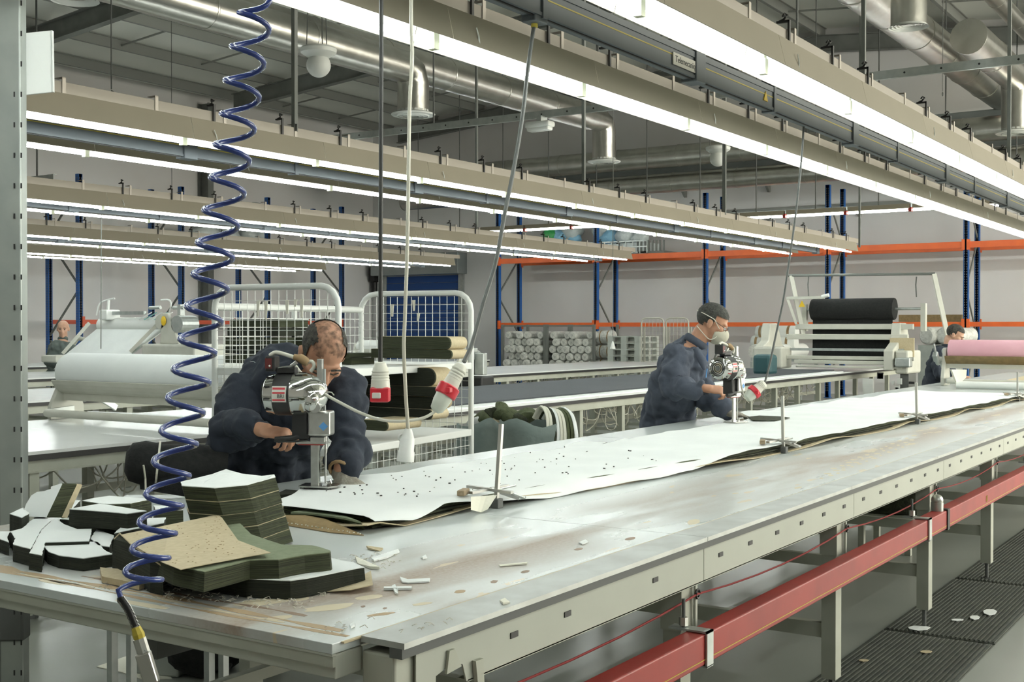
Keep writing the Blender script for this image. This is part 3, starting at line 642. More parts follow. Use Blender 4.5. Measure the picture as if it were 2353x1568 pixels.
# ------------------------------------------------------------ cut bundles at the near end of the table
def ply_mat(name, c1, c2, lines=420):
    m = mat(name, c1, .95); nt = m.node_tree; b = nt.nodes['Principled BSDF']; N = nt.nodes.new; L = nt.links.new
    tc = N('ShaderNodeTexCoord'); mp = N('ShaderNodeMapping'); mp.inputs['Scale'].default_value = (6, 6, lines); L(tc.outputs['Object'], mp.inputs[0])
    n = N('ShaderNodeTexNoise'); n.inputs['Scale'].default_value = 1; n.inputs['Detail'].default_value = 4; L(mp.outputs[0], n.inputs[0])
    r = N('ShaderNodeValToRGB'); r.color_ramp.elements[0].position = .36; r.color_ramp.elements[1].position = .68; r.color_ramp.elements[0].color = (*c1,1); r.color_ramp.elements[1].color = (*c2,1)
    L(n.outputs['Fac'], r.inputs[0]); L(r.outputs[0], b.inputs['Base Color'])
    bp = N('ShaderNodeBump'); bp.inputs['Strength'].default_value = .5; bp.inputs['Distance'].default_value = .01; L(n.outputs['Fac'], bp.inputs['Height']); L(bp.outputs[0], b.inputs['Normal'])
ply_mat('ply_dark', (.007,.009,.005), (.022,.026,.014)); ply_mat('ply_olive', (.017,.021,.010), (.058,.066,.032))
def jag(poly, d=.0013, step=.018):
    out = []
    for i, p in enumerate(poly):
        q = poly[(i+1) % len(poly)]; p, q = Vector(p), Vector(q); n = max(1, int((q-p).length/step))
        for k in range(n): out.append(p.lerp(q, k/n) + Vector((rnd.uniform(-d,d), rnd.uniform(-d,d), 0)))
    return out
def slab(pts, zt, th, label, top='paper', side='ply_dark', lean=(0,0), name='cut_bundle', cat='fabric bundle', group='cut bundles on the table', zs=None, layers=1):
    base = [at(u, v, z=(zs[i] if zs else zt)) for i, (u, v) in enumerate(pts)]
    base = [Vector((p.x, p.y, p.z)) for p in base]; cx = sum((p.x for p in base))/len(base); cy = sum((p.y for p in base))/len(base)
    r = thing(name, label, cat, (cx, cy, zt-th), group)
    for k in range(layers):
        z1 = -th*k/layers; z0 = -th*(k+1)/layers; sx, sy = lean[0]*(k+.5)/layers, lean[1]*(k+.5)/layers
        jx, jy = (rnd.uniform(-.004,.004), rnd.uniform(-.004,.004)) if k else (0, 0)
        J = jag(base); J0 = J if k == 0 else J0; top_r = [p + Vector((sx+jx, sy+jy, z1-.0015)) for p in J]; bot_r = [p + Vector((sx+jx+lean[0]/layers, sy+jy+lean[1]/layers, z0+.0005)) for p in J]
        if lean == (0, 0): bot_r = [p + Vector(((p.x-cx)*.02, (p.y-cy)*.02, z0)) for p in J]
        MB().prism(bot_r, top_r).build('cloth_plies', side, r)
        if k: MB().prism([p+Vector((0,0,-.0005)) for p in top_r], [p+Vector((0,0,.0010)) for p in top_r]).build('marker_paper', 'kraft', r)
    MB().prism([p+Vector((lean[0]*.5/layers,lean[1]*.5/layers,-.0014)) for p in J0], [p+Vector((lean[0]*.5/layers,lean[1]*.5/layers,.0006)) for p in J0]).build('top_paper', top, r)
    return r
slab([(104,1247),(101,1258),(111,1268),(136,1277),(192,1284),(258,1274),(240,1265),(224,1246),(165,1245)], .935, .034, 'pentagonal cut bundle at the front of the pile')
slab([(68,1271),(96,1277),(104,1247),(205,1244),(211,1216),(178,1217),(147,1205),(130,1194),(110,1199),(93,1222)], .945, .044, 'angular cut bundle with a narrow tail beside the pentagonal one')
slab([(30,1252),(70,1262),(94,1218),(117,1197),(88,1183),(51,1215),(24,1222),(35,1238)], .948, .046, 'pointed cut bundle leaning toward the picture edge')
slab([(-60,1225),(0,1222),(23,1222),(16,1238),(20,1247),(0,1239),(-60,1228)], .94, .038, 'cut bundle cut off by the picture edge')
slab([(22,1181),(53,1167),(68,1180),(50,1190)], .975, .072, 'small cut bundle beneath the upright leaning piece')
slab([(138,1193),(212,1183),(325,1196),(300,1207),(262,1203)], .945, .043, 'lower dark cut bundle under the diamond shaped one')
slab([(160,1170),(229,1158),(337,1175),(293,1181),(262,1178)], 1.0, .052, 'diamond shaped dark cut bundle stacked on another')
slab([(189,1151),(212,1146),(250,1140),(292,1143),(347,1147),(299,1157),(238,1159)], 1.0, .098, 'cut bundle with ragged paper top behind the diamond shaped one', side='ply_olive')
slab([(354,1162),(405,1164),(421,1172),(360,1176)], .965, .064, 'small cut bundle between the ragged bundle and the tall stack', side='ply_olive')
slab([(141,1152),(184,1150),(160,1176),(149,1181)], .955, .054, 'triangular white scrap beside the upright piece')
slab([(299,1193),(381,1190),(376,1202),(262,1226),(285,1206)], .955, .054, 'white topped cut bundle behind the kraft sheet')
slab([(221,1217),(262,1231),(252,1257),(226,1254),(208,1239)], .935, .034, 'small white cut bundle touching the kraft stack')
# upright piece leaning on the pile
W1 = [(50,1187),(107,1189),(143,1113),(141,1111),(117,1119),(117,1124),(101,1129),(85,1131),(72,1139),(60,1159)]
D0 = (at(80,1188,z=.955)-_C).dot(_fw)
front = [at(u, v, D=D0+(1188-v)*.0009) for u, v in W1]
back = [p + _fw*.022 + Vector((.030,-.022,-.006)) for p in front]
r = thing('cut_bundle', 'cut bundle standing upright with its white face to the camera', 'fabric bundle', (front[0].x, front[0].y, .95), 'cut bundles on the table')
MB().prism(back, [p+_fw*.001 for p in front]).build('cloth_plies', 'ply_olive', r)
MB().prism([p+_fw*.0009 for p in front], [p-_fw*.0008 for p in front]).build('top_paper', 'paper', r)
MB().prism([p+_fw*.003+Vector((.012,-.010,-.003)) for p in back], back).build('kraft_back', 'kraft', r)
# tall stack
slab([(411,1107),(461,1098),(515,1079),(544,1087),(575,1098),(626,1091),(628,1097),(563,1115),(489,1122),(414,1117)], 1.10, .198, 'tall stack of olive cut pieces topped with white paper', side='ply_olive', lean=(.040,-.035), layers=5,
     zs=[1.10,1.10,1.115,1.11,1.095,1.11,1.105,1.10,1.10,1.10], name='cut_stack')
# folded stack: lower white topped piece, then olive piece with kraft sheet folded over
slab([(400,1306),(570,1331),(667,1335),(703,1330),(770,1317),(811,1308),(837,1304),(811,1293),(762,1284),(640,1262),(430,1272),(385,1290)], .946, .045, 'long cut bundle with white paper edge under the kraft covered one')
slab([(330,1262),(400,1300),(470,1315),(575,1288),(640,1287),(700,1276),(757,1270),(760,1267),(735,1258),(717,1254),(646,1252),(578,1229),(544,1196),(520,1193),(420,1205)], .992, .046, 'olive cut bundle with flat olive top under the kraft sheet', top='olive_light', side='ply_olive')
kp = [(279,1229),(390,1206),(500,1183),(510,1190),(547,1242),(580,1258),(622,1270),(560,1281),(480,1296),(415,1309),(374,1293),(306,1253)]
kz = [1.0,1.012,1.02,1.02,1.004,.998,1.006,1.0,1.0,.998,.998,.998]
tp = [at(u, v, z=z) for (u, v), z in zip(kp, kz)]
r = thing('kraft_sheet', 'sheet of speckled kraft paper lying over the olive bundle', 'paper', (tp[0].x, tp[0].y, .99))
MB().prism([p-Vector((0,0,.0015)) for p in tp], tp).build('sheet', 'kraft', r)
kc = sum((p for p in tp), Vector())/len(tp)
sp = MB()
for k in range(110):
    i = rnd.randrange(len(tp)); p = kc.lerp(tp[i].lerp(tp[(i+1) % len(tp)], rnd.random()), math.sqrt(rnd.random())*.93); sp.box(p+Vector((0,0,.0011)), (.003,.0025,.0006))
sp.build('punch_specks', 'kraft_dark', r, kind='stuff')
# the rolled end of the folded stack
rl = [at(262,1240,z=.99), at(275,1228,z=1.0), at(300,1250,z=.995), at(345,1285,z=.985), at(375,1305,z=.97), at(330,1303,z=.95), at(282,1285,z=.95), at(258,1262,z=.965)]
r = thing('folded_cloth_end', 'dark folded end of the olive bundle beside the kraft sheet', 'fabric bundle', (rl[0].x, rl[0].y, .9))
MB().prism([Vector((p.x,p.y,.902)) for p in rl], rl).build('fold', 'ply_dark', r)
MB().tube([rl[0], rl[1]+Vector((0,0,.002)), at(300,1250,z=.998), at(345,1283,z=.988), at(375,1303,z=.972)], .002, 6).build('kraft_edge', 'kraft', r)
MB().ext([tuple(at(u, v, z=.918))[:2] for u, v in ((230,1304),(300,1310),(384,1322),(320,1342),(234,1325))], .902, .918).build('kraft_scrap', 'kraft', label='folded kraft scrap beneath the dark folded end', cat='paper')
fl_ = [at(750,1360,z=.904), at(800,1340,z=.906), at(852,1312,z=.915), at(857,1344,z=.916), at(805,1356,z=.912)]
MB().prism([p-Vector((0,0,.0015)) for p in fl_], fl_).build('kraft_scrap', 'kraft', label='curled kraft flap under the long white edged bundle', cat='paper')
# paper scraps and chips on the bare table
SCR = [((842,1255),(880,1260),(872,1264),(846,1260),'kraft','brown paper sliver on the bare table beyond the bundles'),
       ((853,1284),(880,1275),(915,1263),(918,1267),(890,1280),(860,1288),'paper','bundle of white paper strips on the bare table'),
       ((816,1280),(835,1287),(872,1305),(850,1304),(822,1293),'paper_edge','crumpled pale paper beside the white edged bundle'),
       ((882,1349),(946,1347),(946,1352),(882,1353),'paper','straight white strip lying under the curved one'),
       ((900,1345),(908,1342),(914,1355),(915,1363),(908,1362),'paper','short curved white strip crossing another'),
       ((919,1327),(936,1332),(988,1331),(986,1335),(938,1338),(924,1336),'paper','white paper spike on the bare table'),
       ((803,1436),(813,1432),(816,1436),(806,1441),'paper','tiny white chip near the table corner'),
       ((1148,1379),(1160,1373),(1172,1382),(1156,1386),'paper_edge','small crumpled chip on the metal edge strip'),
       ((1146,1296),(1212,1291),(1210,1294),(1150,1299),'paper_edge','thin pale sliver in the middle of the bare table'),
       ((967,1281),(978,1277),(982,1280),(972,1283),'paper','small white flake beyond the paper strips'),
       ((1330,1246),(1345,1240),(1352,1244),(1338,1249),'paper','pale flake far along the bare table')]
for s in SCR:
    p = [at(u, v, z=.906) for u, v in s[:-2]]; p = [q + Vector((0,0,rnd.uniform(-.003,.003))) for q in p]
    MB().prism([Vector((q.x,q.y,.9015)) for q in p], p).build('paper_scrap', s[-2], label=s[-1], cat='paper scrap')
# lint: soft fluff along the stack foot, nobody could count it
ln = MB()
for (u, v, du, dv, n) in ((430,1345,90,14,90),(520,1375,160,10,70),(690,1362,60,8,60),(640,1385,80,14,40),(260,1345,60,10,20),(860,1290,60,18,30),(900,1440,160,20,20)):
    for k in range(n):
        c = at(u+rnd.uniform(-du,du), v+rnd.uniform(-dv,dv), z=.902); a = rnd.random()*6.3; s = rnd.uniform(.003,.011)
        ln.tube([c, c+Vector((math.cos(a)*s, math.sin(a)*s, s*.5)), c+Vector((math.cos(a+.8)*s*1.8, math.sin(a+.8)*s*1.8, .001))], .0009, 4)
ln.build('lint', 'lint', label='pale lint and thread ends around the stack foot', cat='lint', kind='stuff')
# bare rubbed chips in the laminate, flat pale ovals as real flakes of missing coating
# ------------------------------------------------------------ the other tables
def long_table(y0, y1, x0, x1, label, xl, dleg=.83, top='white_top', z=.90):
    t = thing('laying_table', label, 'table', (x0, y0, 0), 'long laying tables')
    n = int((x1-x0)/2.4)
    for k in range(n):
        a, b = x0+(x1-x0)*k/n, x0+(x1-x0)*(k+1)/n
        MB().bx(a+.001, b-.001, y0, y1, z-.018, z).build('top_panel', top, t)
    MB().bx(x0, x1, y0+.004, y0+.05, z-.05, z-.019).build('edge_strip', 'black', t); MB().bx(x0, x1, y1-.05, y1-.004, z-.05, z-.019).build('edge_strip', 'black', t)
    m = MB(); m.bx(x0, x1, y0+.03, y0+.034, z-.115, z-.05).bx(x0, x1, y0+.02, y0+.07, z-.118, z-.112); m.build('front_rail', 'grey_leg', t); MB().bx(x0, x1, y1-.07, y1-.03, z-.115, z-.05).build('rear_rail', 'grey_leg', t)
    MB().bx(x0, x0+.04, y0+.03, y1-.03, z-.115, z-.05).build('end_rail', 'grey_leg', t)
    lm = MB().bx(-.03,.03,-.03,.03,.02,z-.11).mesh('leg', 'grey_leg'); fm = MB().cyl((0,0,0),(0,0,.03),.035,10).mesh('foot', 'grey_dark')
    x = xl
    while x < x1-.05:
        for y in (y0+.07, y1-.09): l = inst('leg', lm, t, (x, y, 0)); inst('foot', fm, l, (x, y, 0))
        MB().bx(x-.015, x+.015, y0+.07, y1-.09, .28, .32).build('stretcher', 'grey_leg', t)
        x += dleg
    for zz in (.42, .22): MB().bx(x0+.1, x1-.1, y1-.5, y1-.47, zz, zz+.05).build('lower_rail', 'grey_leg', t)
    return t
mat('white_top', (.72,.745,.74), .22, col2=(.68,.70,.69), scale=2)
long_table(5.62, 7.50, 2.2, 20.4, 'long white laying table with the paper roll stand and dark cloth', 3.94)
long_table(9.50, 11.35, 4.5, 20.4, 'third long white laying table behind the dark cloth', 5.2)
long_table(13.75, 15.6, 6.5, 20.0, 'fourth long white laying table below the white spreading machine', 7.0)
long_table(17.9, 19.6, 8.5, 19.8, 'farthest long white laying table near the racks', 9.0)
# tangled cables hung under two tables: nobody could count them
def tangle(name, x0, x1, y, z, n, label, seed):
    q = random.Random(seed); m = MB()
    for k in range(n):
        x = q.uniform(x0, x1); w = q.uniform(.15, .55); d = q.uniform(.06, .24); yy = y + q.uniform(-.15, .3)
        m.tube([(x+w*t/8, yy+.04*math.sin(t*.8+k), z-d*4*(t/8)*(1-t/8)) for t in range(9)], .005, 5)
    m.build(name, 'cable_clear', label=label, cat='cables', kind='stuff')
tangle('hanging_cables', 3.9, 6.6, 5.9, .77, 26, 'tangle of pale cables under the table with the paper roll', 3)
tangle('hanging_cables', 8.6, 16.5, 5.85, .77, 110, 'tangle of cables hanging below the dark cloth table', 4)
tangle('hanging_cables', 12.6, 18, 9.75, .77, 50, 'tangle of cables under the third laying table', 5)
# dark cloth on the second table with a white paper margin
dc = thing('spread_cloth', 'wide dark grey cloth spread on the laying table with white paper margin', 'fabric', (8, 6.5, .9))
MB().sheet(40, 4, lambda u, v: (7.2+u*10.2, 5.66+v*1.75, .908), .008).build('paper_margin', 'paper', dc)
MB().sheet(60, 4, lambda u, v: (7.3+u*10.3, 5.86+v*1.62+.008*math.sin(u*40), .922+.001*math.sin(u*60)), .012).build('cloth', 'dark_cloth', dc)
# ------------------------------------------------------------ roll stands
def roll_stand(x, ya, yb, zc, r, label, rl_label, rmat, trough_mat='offwhite', lever=True, core=True, brown=False):
    s = thing('roll_stand', label, 'stand', (x, (ya+yb)/2, .9))
    for y in (ya-.05, yb+.05):
        m = MB(); m.exty([(x-.15,.902),(x+.13,.902),(x+.13,.99),(x+.09,zc-.12),(x+.05,zc+.04),(x-.05,zc+.04),(x-.09,zc-.12),(x-.15,.99)], y-.02, y+.02); m.build('side_plate', 'offwhite', s, bevel=.006)
        MB().lathe([(.0,0),(.035,0),(.035,.06),(.02,.07)], (x, y-.03, zc), (0,1,0), 14).build('bearing', 'galv', s, 40)
    tr = [(x+1.06*r*math.cos(R(a)), zc+1.06*r*math.sin(R(a))) for a in range(200, 345, 12)]; tr += [(x+1.12*r*math.cos(R(a)), zc+1.12*r*math.sin(R(a))) for a in range(332, 190, -12)]
    MB().exty(tr, ya-.03, yb+.03).build('trough', trough_mat, s)
    MB().bar((x-.02, ya-.03, zc-r*1.25), (x-.02, yb+.03, zc-r*1.25), .05, .05).build('cross_beam', 'offwhite', s)
    MB().cyl((x-.22, ya+.02, .955), (x-.22, yb-.02, .955), .028, 14).build('guide_tube', 'offwhite', s, 40)
    for y in (ya+.02, yb-.02): MB().bar((x-.22, y, .955), (x, y, .97), .03, .05).build('tube_arm', 'galv', s)
    if lever:
        y = yb+.09
        LP = lambda u, v: at(u, v, Y=y+.02) if x < 8 else Vector((x-.02-(215-u)*.0030, y+.02, zc-.10-(v-905)*.0030))
        MB().bar(LP(128,845), LP(163,890), .02, .035).build('lever_handle', 'galv', s, bevel=.004)
        MB().box((LP(158,892)), (.11,.06,.075), Matrix.Rotation(.75,3,'Y')).build('counterweight', 'galv', s, bevel=.012)
        MB().tube(catmull([LP(165,898), LP(176,912), LP(192,918), LP(205,912), LP(214,904)], 4), .022, 8).build('lever_arm', 'galv', s, 60)
        MB().bar(LP(212,902), LP(268,938), .02, .05).build('tension_arm', 'galv', s, bevel=.004); MB().cyl(LP(213,902)-Vector((0,.03,0)), LP(213,902)+Vector((0,.02,0)), .03, 14).build('pivot', 'offwhite', s, 40)
    o = thing('paper_roll', rl_label, 'roll', (x, (ya+yb)/2, zc-r))
    prof = [(r*.99,0),(r,.01),(r,yb-ya-.01),(r*.99,yb-ya)]
    MB().lathe(prof, (x, ya, zc), (0,1,0), 40).build('wound_paper', rmat, o, 40)
    for y, d in ((ya, -1), (yb, 1)): MB().lathe([(.045,0),(.045,.012*1),(.035,.012),(.035,0)], (x, y if d > 0 else y-.012, zc), (0,1,0), 16, False).build('core', 'tape_brown', o, 40)
    return s
roll_stand(5.47, 5.72, 7.42, 1.235, .14, 'cream roll stand with grey lever on the bare white table', 'large white paper roll lying across the stand beside the bending cutter', 'paper')
roll_stand(12.75, 9.25, 10.95, 1.29, .09, 'cream roll stand on the third laying table', 'slim white roll on the third table seen through the trolley', 'white_gloss', lever=False)
roll_stand(14.1, 1.75, 3.36, 1.285, .132, 'cream roll stand at the far end of the cutting table', 'pink paper roll above the far end of the cutting table', 'pink', 'brown_paper')
rp = [at(u, v, z=.908) for u, v in ((200,945),(330,950),(480,962),(480,972),(330,966),(285,963),(230,957))]
MB().prism([p-Vector((0,0,.004)) for p in rp], rp).build('paper_sheet', 'paper', label='torn white paper sheet on the bare white table', cat='paper')
pr_ = MB(); MB().cyl((13.3, 1.75, .945), (13.3, 3.1, .945), .04, 16).build('paper_roll', 'white_gloss', label='thin white roll lying on the table under the pink roll', cat='roll', smooth=40)
MB().sheet(8, 8, lambda u, v: (13.6+u*2.6, 1.7+v*1.2, .93+.03*u), .02).build('kraft_board', 'kraft', label='pale kraft board leaning behind the thin white roll', cat='board')
cb = [at(u, v, Y=3.1) for u, v in ((2187,850),(2222,850),(2220,868),(2205,882),(2200,884))]
MB().prism([p+Vector((.05,.03,0)) for p in cb], cb).build('cloth_rag', 'strap', label='cream cloth rag hanging below the pink roll', cat='rag')
# ------------------------------------------------------------ spreading machine with black cloth
XS = 18.0
def S(u, v, dx=0): p = at(u, v, X=XS); return Vector((p.x+dx, p.y, p.z))
sm = thing('spreading_machine', 'cream spreading machine feeding black cloth onto the laying table', 'machine', (XS, 5.9, .9))
for ya, yb in ((7.0, 7.14), (4.98, 5.12)):
    MB().exty([(XS-.45,.93),(XS+.55,.93),(XS+.55,1.18),(XS+.25,1.62),(XS-.05,1.62),(XS-.12,1.35),(XS-.45,1.22)], ya, yb).build('side_frame', 'offwhite', sm, bevel=.015)
for (v0, v1, u0, u1, dx) in ((745,757,1830,2100,-.05),(768,780,1812,2090,-.1),(816,824,1820,2115,-.35),(826,834,1845,2110,-.4),(838,842,1850,2090,-.42)):
    a, b = S(u0, (v0+v1)/2), S(u1, (v0+v1)/2); h = (v1-v0)/F_PX*19
    MB().bx(XS+dx, XS+dx+.07, b.y, a.y, a.z-h/2, a.z+h/2).build('cross_rail', 'offwhite', sm, bevel=.008)
MB().bx(XS-.2, XS-.17, 4.9, 7.1, 1.20, 1.24).build('cutter_rail', 'galv', sm)
c0, c1 = S(1862, 712), S(2052, 710); rr = .165
MB().lathe([(rr*.97,0),(rr,.02),(rr,c0.y-c1.y-.02),(rr*.97,c0.y-c1.y)], (XS+.1, c1.y, c1.z), (0,1,0), 28).build('cloth_roll', 'black_cloth', sm, 40)
MB().sheet(10, 8, lambda u, v: (XS+.06-.02*v, c1.y+.02+(c0.y-c1.y-.04)*u, c1.z-rr*.3-v*(c1.z-rr*.3-1.0)), .004).build('hanging_cloth', 'black_cloth', sm)
MB().bx(XS-.16, XS-.13, c1.y-.35, c1.y, 1.12, 1.4).build('guard_board', 'kraft', sm)
MB().cyl((XS+.1, c1.y-.42, c1.z), (XS+.1, c0.y+.12, c0.z), .02, 10).build('spindle', 'galv', sm)
for y, z0 in ((c1.y-.42, 1.5), (c0.y+.12, 1.5)): MB().bar((XS+.1, y, z0), (XS+.1, y, c1.z+.08), .07, .09).build('spindle_post', 'offwhite', sm)
ta, tb = S(1823, 634), S(2150, 630)
MB().cyl(ta+Vector((-.1,.05,0)), tb+Vector((-.1,-.02,0)), .02, 8).build('top_bar', 'steel_dark', sm)
MB().bar(S(1846, 770), ta+Vector((-.1,0,0)), .05, .06).build('tall_post', 'offwhite', sm); MB().bar(S(2178, 775), tb+Vector((-.1,0,0)), .05, .06).build('tall_post', 'offwhite', sm)
for u in (1858, 2106): p = S(u, 636); MB().tube([p, p+Vector((0,.01,-.12)), p+Vector((0,0,-.30))], .01, 5).build('hanging_cord', 'grey_dark', sm)
MB().bar(S(1816,686,-.15), S(1902,684,-.15), .04, .04).build('lamp_arm', 'offwhite', sm); MB().cyl(S(1896,683,-.15), S(1912,679,-.15), .03, 10).build('lamp_head', 'white_gloss', sm)
MB().bar(S(1817,686,-.15), S(1835,745,-.1), .04, .04).build('lamp_post', 'offwhite', sm)
tp = S(1853,700,-.2); MB().extx([(tp.y-.05,tp.z-.04),(tp.y+.05,tp.z-.04),(tp.y,tp.z+.06)], tp.x, tp.x+.005).build('warning_sign', 'yellow', sm)
p = S(1800, 820); MB().bx(XS-.55, XS-.1, p.y-.18, p.y+.28, .93, 1.26).build('control_box', 'offwhite', sm, bevel=.03)
q = S(1788, 838); MB().cyl((XS-.57, q.y, q.z), (XS-.545, q.y, q.z), .03, 12).build('stop_button', 'orange_paint', sm)
q = S(1810, 820); MB().extx([(q.y-.04,q.z-.035),(q.y+.04,q.z-.035),(q.y,q.z+.045)], XS-.556, XS-.551).build('warning_sign', 'yellow', sm)
m = MB(); m.bx(XS-.4, XS+.3, 4.78, 4.97, .88, 1.22).build('drive_housing', 'offwhite', sm, bevel=.03)
p = at(2096, 852, X=XS); MB().bx(XS-.48, XS-.3, p.y-.09, p.y+.12, .98, 1.12).build('gearbox', 'galv', sm, bevel=.02)
MB().bx(XS-.3, XS+.1, 4.80, 4.92, .1, .88).build('outrigger_leg', 'grey_dark', sm)
q = random.Random(11)
for k in range(10): MB().box((XS-.33, 4.70+q.uniform(0,.5), .35+q.uniform(0,.5)), (.03, q.uniform(.03,.10), q.uniform(.03,.12))).build('mechanism_plate', 'white_paint' if k % 3 else 'black', sm)
MB().bx(XS-.36, XS-.3, 5.3, 5.45, .25, .8).build('reel_plate', 'white_gloss', sm)
# ------------------------------------------------------------ white spreading machine on the fourth table
XW = 11.55
def V(u, v, dx=0): p = at(u, v, X=XW); return Vector((p.x+dx, p.y, p.z))
wm = thing('spreading_machine', 'cream spreading machine feeding white cloth near the far worker', 'machine', (XW, 14.5, .9))
a, b, c, d = V(222,738), V(378,738), V(345,815), V(195,815)
MB().lathe([(.11,0),(.11,a.y-b.y)], (XW+.1, b.y, a.z-.06), (0,1,0), 24).build('cloth_roll', 'white_gloss', wm, 40)
MB().add([a+Vector((0,0,-.12)), b+Vector((0,0,-.12)), c+Vector((-.35,0,0)), d+Vector((-.35,0,0)), a+Vector((.03,0,-.12)), b+Vector((.03,0,-.12)), c+Vector((-.32,0,0)), d+Vector((-.32,0,0))], [(0,1,2,3),(7,6,5,4),(0,4,5,1),(1,5,6,2),(2,6,7,3),(3,7,4,0)]).build('cloth_sheet', 'paper', wm)
for (u0, v0, u1, v1) in ((212,742,190,812),(372,742,345,808)): MB().bar(V(u0,v0,-.05), V(u1,v1,-.35), .09, .05).build('slide_rail', 'offwhite', wm)
p, q = V(370,790), V(492,835); MB().bx(XW-.35, XW+.3, q.y, p.y, q.z, p.z).build('drive_housing', 'offwhite', wm, bevel=.03)
p, q = V(395,720), V(425,790); MB().extx([(p.y+.02,q.z),(p.y-.02,p.z),(p.y-.14,p.z),(q.y-.1,q.z)], XW-.2, XW-.15).build('bracket_plate', 'offwhite', wm, bevel=.01)
p = V(404,738,-.22); MB().sphere(p, (.02,.05,.07), 12, 8).build('warning_label', 'yellow', wm)
p = V(432,745); MB().cyl((XW-.2,p.y,p.z), (XW+.1,p.y,p.z), .12, 18).build('flywheel', 'galv', wm)
p = V(393,740); MB().cyl((XW-.2,p.y,p.z), (XW-.05,p.y,p.z), .10, 18).build('pulley', 'offwhite', wm)
p, q = V(240,728), V(258,712); MB().bx(XW-.1, XW+.15, q.y, p.y, p.z-.05, q.z).build('sensor_box', 'white_gloss', wm, bevel=.02)
MB().bar(V(248,712), V(250,690), .03, .03).build('mast', 'white_gloss', wm)
MB().tube(catmull([V(222,725), V(228,700), V(245,690), V(264,686)], 4), .012, 6).build('goose_neck', 'white_gloss', wm)
MB().tube(catmull([V(388,722), V(393,700), V(388,690), V(370,690)], 4), .014, 6).build('goose_neck', 'white_gloss', wm)
for k in range(5): MB().bar(V(322+12*k, 735, -.02), V(336+12*k, 718, .1), .04, .012).build('guide_slat', 'teal_light' if k % 2 else 'white_gloss', wm)
for u in (344, 398): MB().cyl(V(u,708), V(u+25,707), .025, 10).build('tension_bar', 'galv', wm)
MB().bx(XW, XW+.05, V(330,720).y, V(258,720).y, 1.74, 1.79).build('rear_bar', 'galv', wm)
p = V(416,700); MB().bar(p, p+Vector((0,0,-.35)), .06, .08).build('spindle_post', 'galv', wm)
p, q = V(160,815), V(195,832); MB().bx(XW-.5, XW-.2, q.y, p.y, q.z, p.z).build('gearbox', 'offwhite', wm, bevel=.02)
MB().tube(catmull([V(170,790), V(182,778), V(202,783)], 4), .03, 8).build('hose_arm', 'offwhite', wm)
MB().bx(XW-.35, XW+.35, V(345,0).y, V(200,0).y, .91, 1.06).build('base_carriage', 'offwhite', wm)
# small upright cutter on the third table
ec = thing('end_cutter', 'grey end cutter standing on the third table edge', 'machine', (13.0, 9.5, .9))
for (u, v0, v1, w) in ((1086,800,862,.05),(1105,812,862,.07),(1076,815,855,.04)): p = at(u, v0, X=13.0); q = at(u, v1, X=13.0); MB().bx(12.95, 13.05, q.y-w, q.y+w, q.z, p.z).build('column', 'galv', ec, bevel=.01)
p = at(1093, 862, X=13.0); MB().bx(12.85, 13.15, p.y-.2, p.y+.2, .78, .91).build('base', 'black', ec, bevel=.02)
p = at(1085, 820, X=13.0); MB().cyl((12.9,p.y,p.z), (13.1,p.y,p.z), .09, 16).build('wheel', 'galv', ec)
# ------------------------------------------------------------ pallet racking
UPR = MB(); UPR.bx(-.035,.035,-.05,-.046,0,4.7).bx(-.05,-.046,-.05,.05,0,4.7).bx(.046,.05,-.05,.05,0,4.7).bx(-.05,.05,-.05,-.046,0,4.7); UPR.bx(-.07,.07,-.07,.07,0,.012)
UPRB = UPR.mesh('upright', 'blue_paint')
HB = MB()
for k in range(85):
    for sx in (-.02, .02): HB.bx(sx-.006, sx+.006, -.0515, -.05, .15+k*.053, .178+k*.053); HB.bx(-.0515, -.05, sx-.006, sx+.006, .15+k*.053, .178+k*.053)
HBM = HB.mesh('perforations', 'steel_dark')
def rack(org, along, depth, n, label, zb, dark=False, skip_top=False, bay=2.93):
    r = thing('pallet_rack', label, 'rack', org, 'pallet racks'); o = Vector(org); a = Vector(along); d = Vector(depth); rz = 0 if abs(a.y) > .5 else R(90)
    ang = R(-90) if a.y < 0 else 0
    for i in range(n):
        for j in range(2):
            p = o + a*(bay*i) + d*j; u = inst('upright', UPRB, r, tuple(p), ang); h = inst('perforations', HBM, u, (0,0,0)); h.location = (0,0,0)
        for k in range(4):
            z0 = .3+k*1.05; p, q = o+a*(bay*i)+Vector((0,0,z0)), o+a*(bay*i)+d+Vector((0,0,z0+1.0))
            if k % 2: p, q = Vector((p.x,p.y,q.z)), Vector((q.x,q.y,p.z))
            MB().bar(p, q, .025, .04).build('brace', 'steel_dark', r)
    for i in range(n-1):
        for j in range(2):
            for z, h in zb:
                if skip_top and z > 2.5: continue
                p, q = o+a*(bay*i+.05)+d*j*1.0, o+a*(bay*(i+1)-.05)+d*j
                off = -d.normalized()*.03 if j == 0 else d.normalized()*.03
                b = MB().bar(p+Vector((0,0,z))+off, q+Vector((0,0,z))+off, .05, h).build('beam', 'orange_dark' if dark else 'orange_paint', r)
                for e in (p, q): MB().box(e+Vector((0,0,z))+off*1.6, (.06,.06,.22)).build('beam_connector', 'orange_dark' if dark else 'orange_paint', r)
    return r
rack((26.0, 17.6, 0), (0,-1,0), (1.0,0,0), 7, 'blue and orange pallet rack along the end wall', ((3.27,.13),(1.62,.10)))
rack((15.68, 21.0, 0), (1,0,0), (0,1.0,0), 4, 'blue pallet rack with red beams along the side wall', ((1.67,.09),), dark=True, bay=2.68)
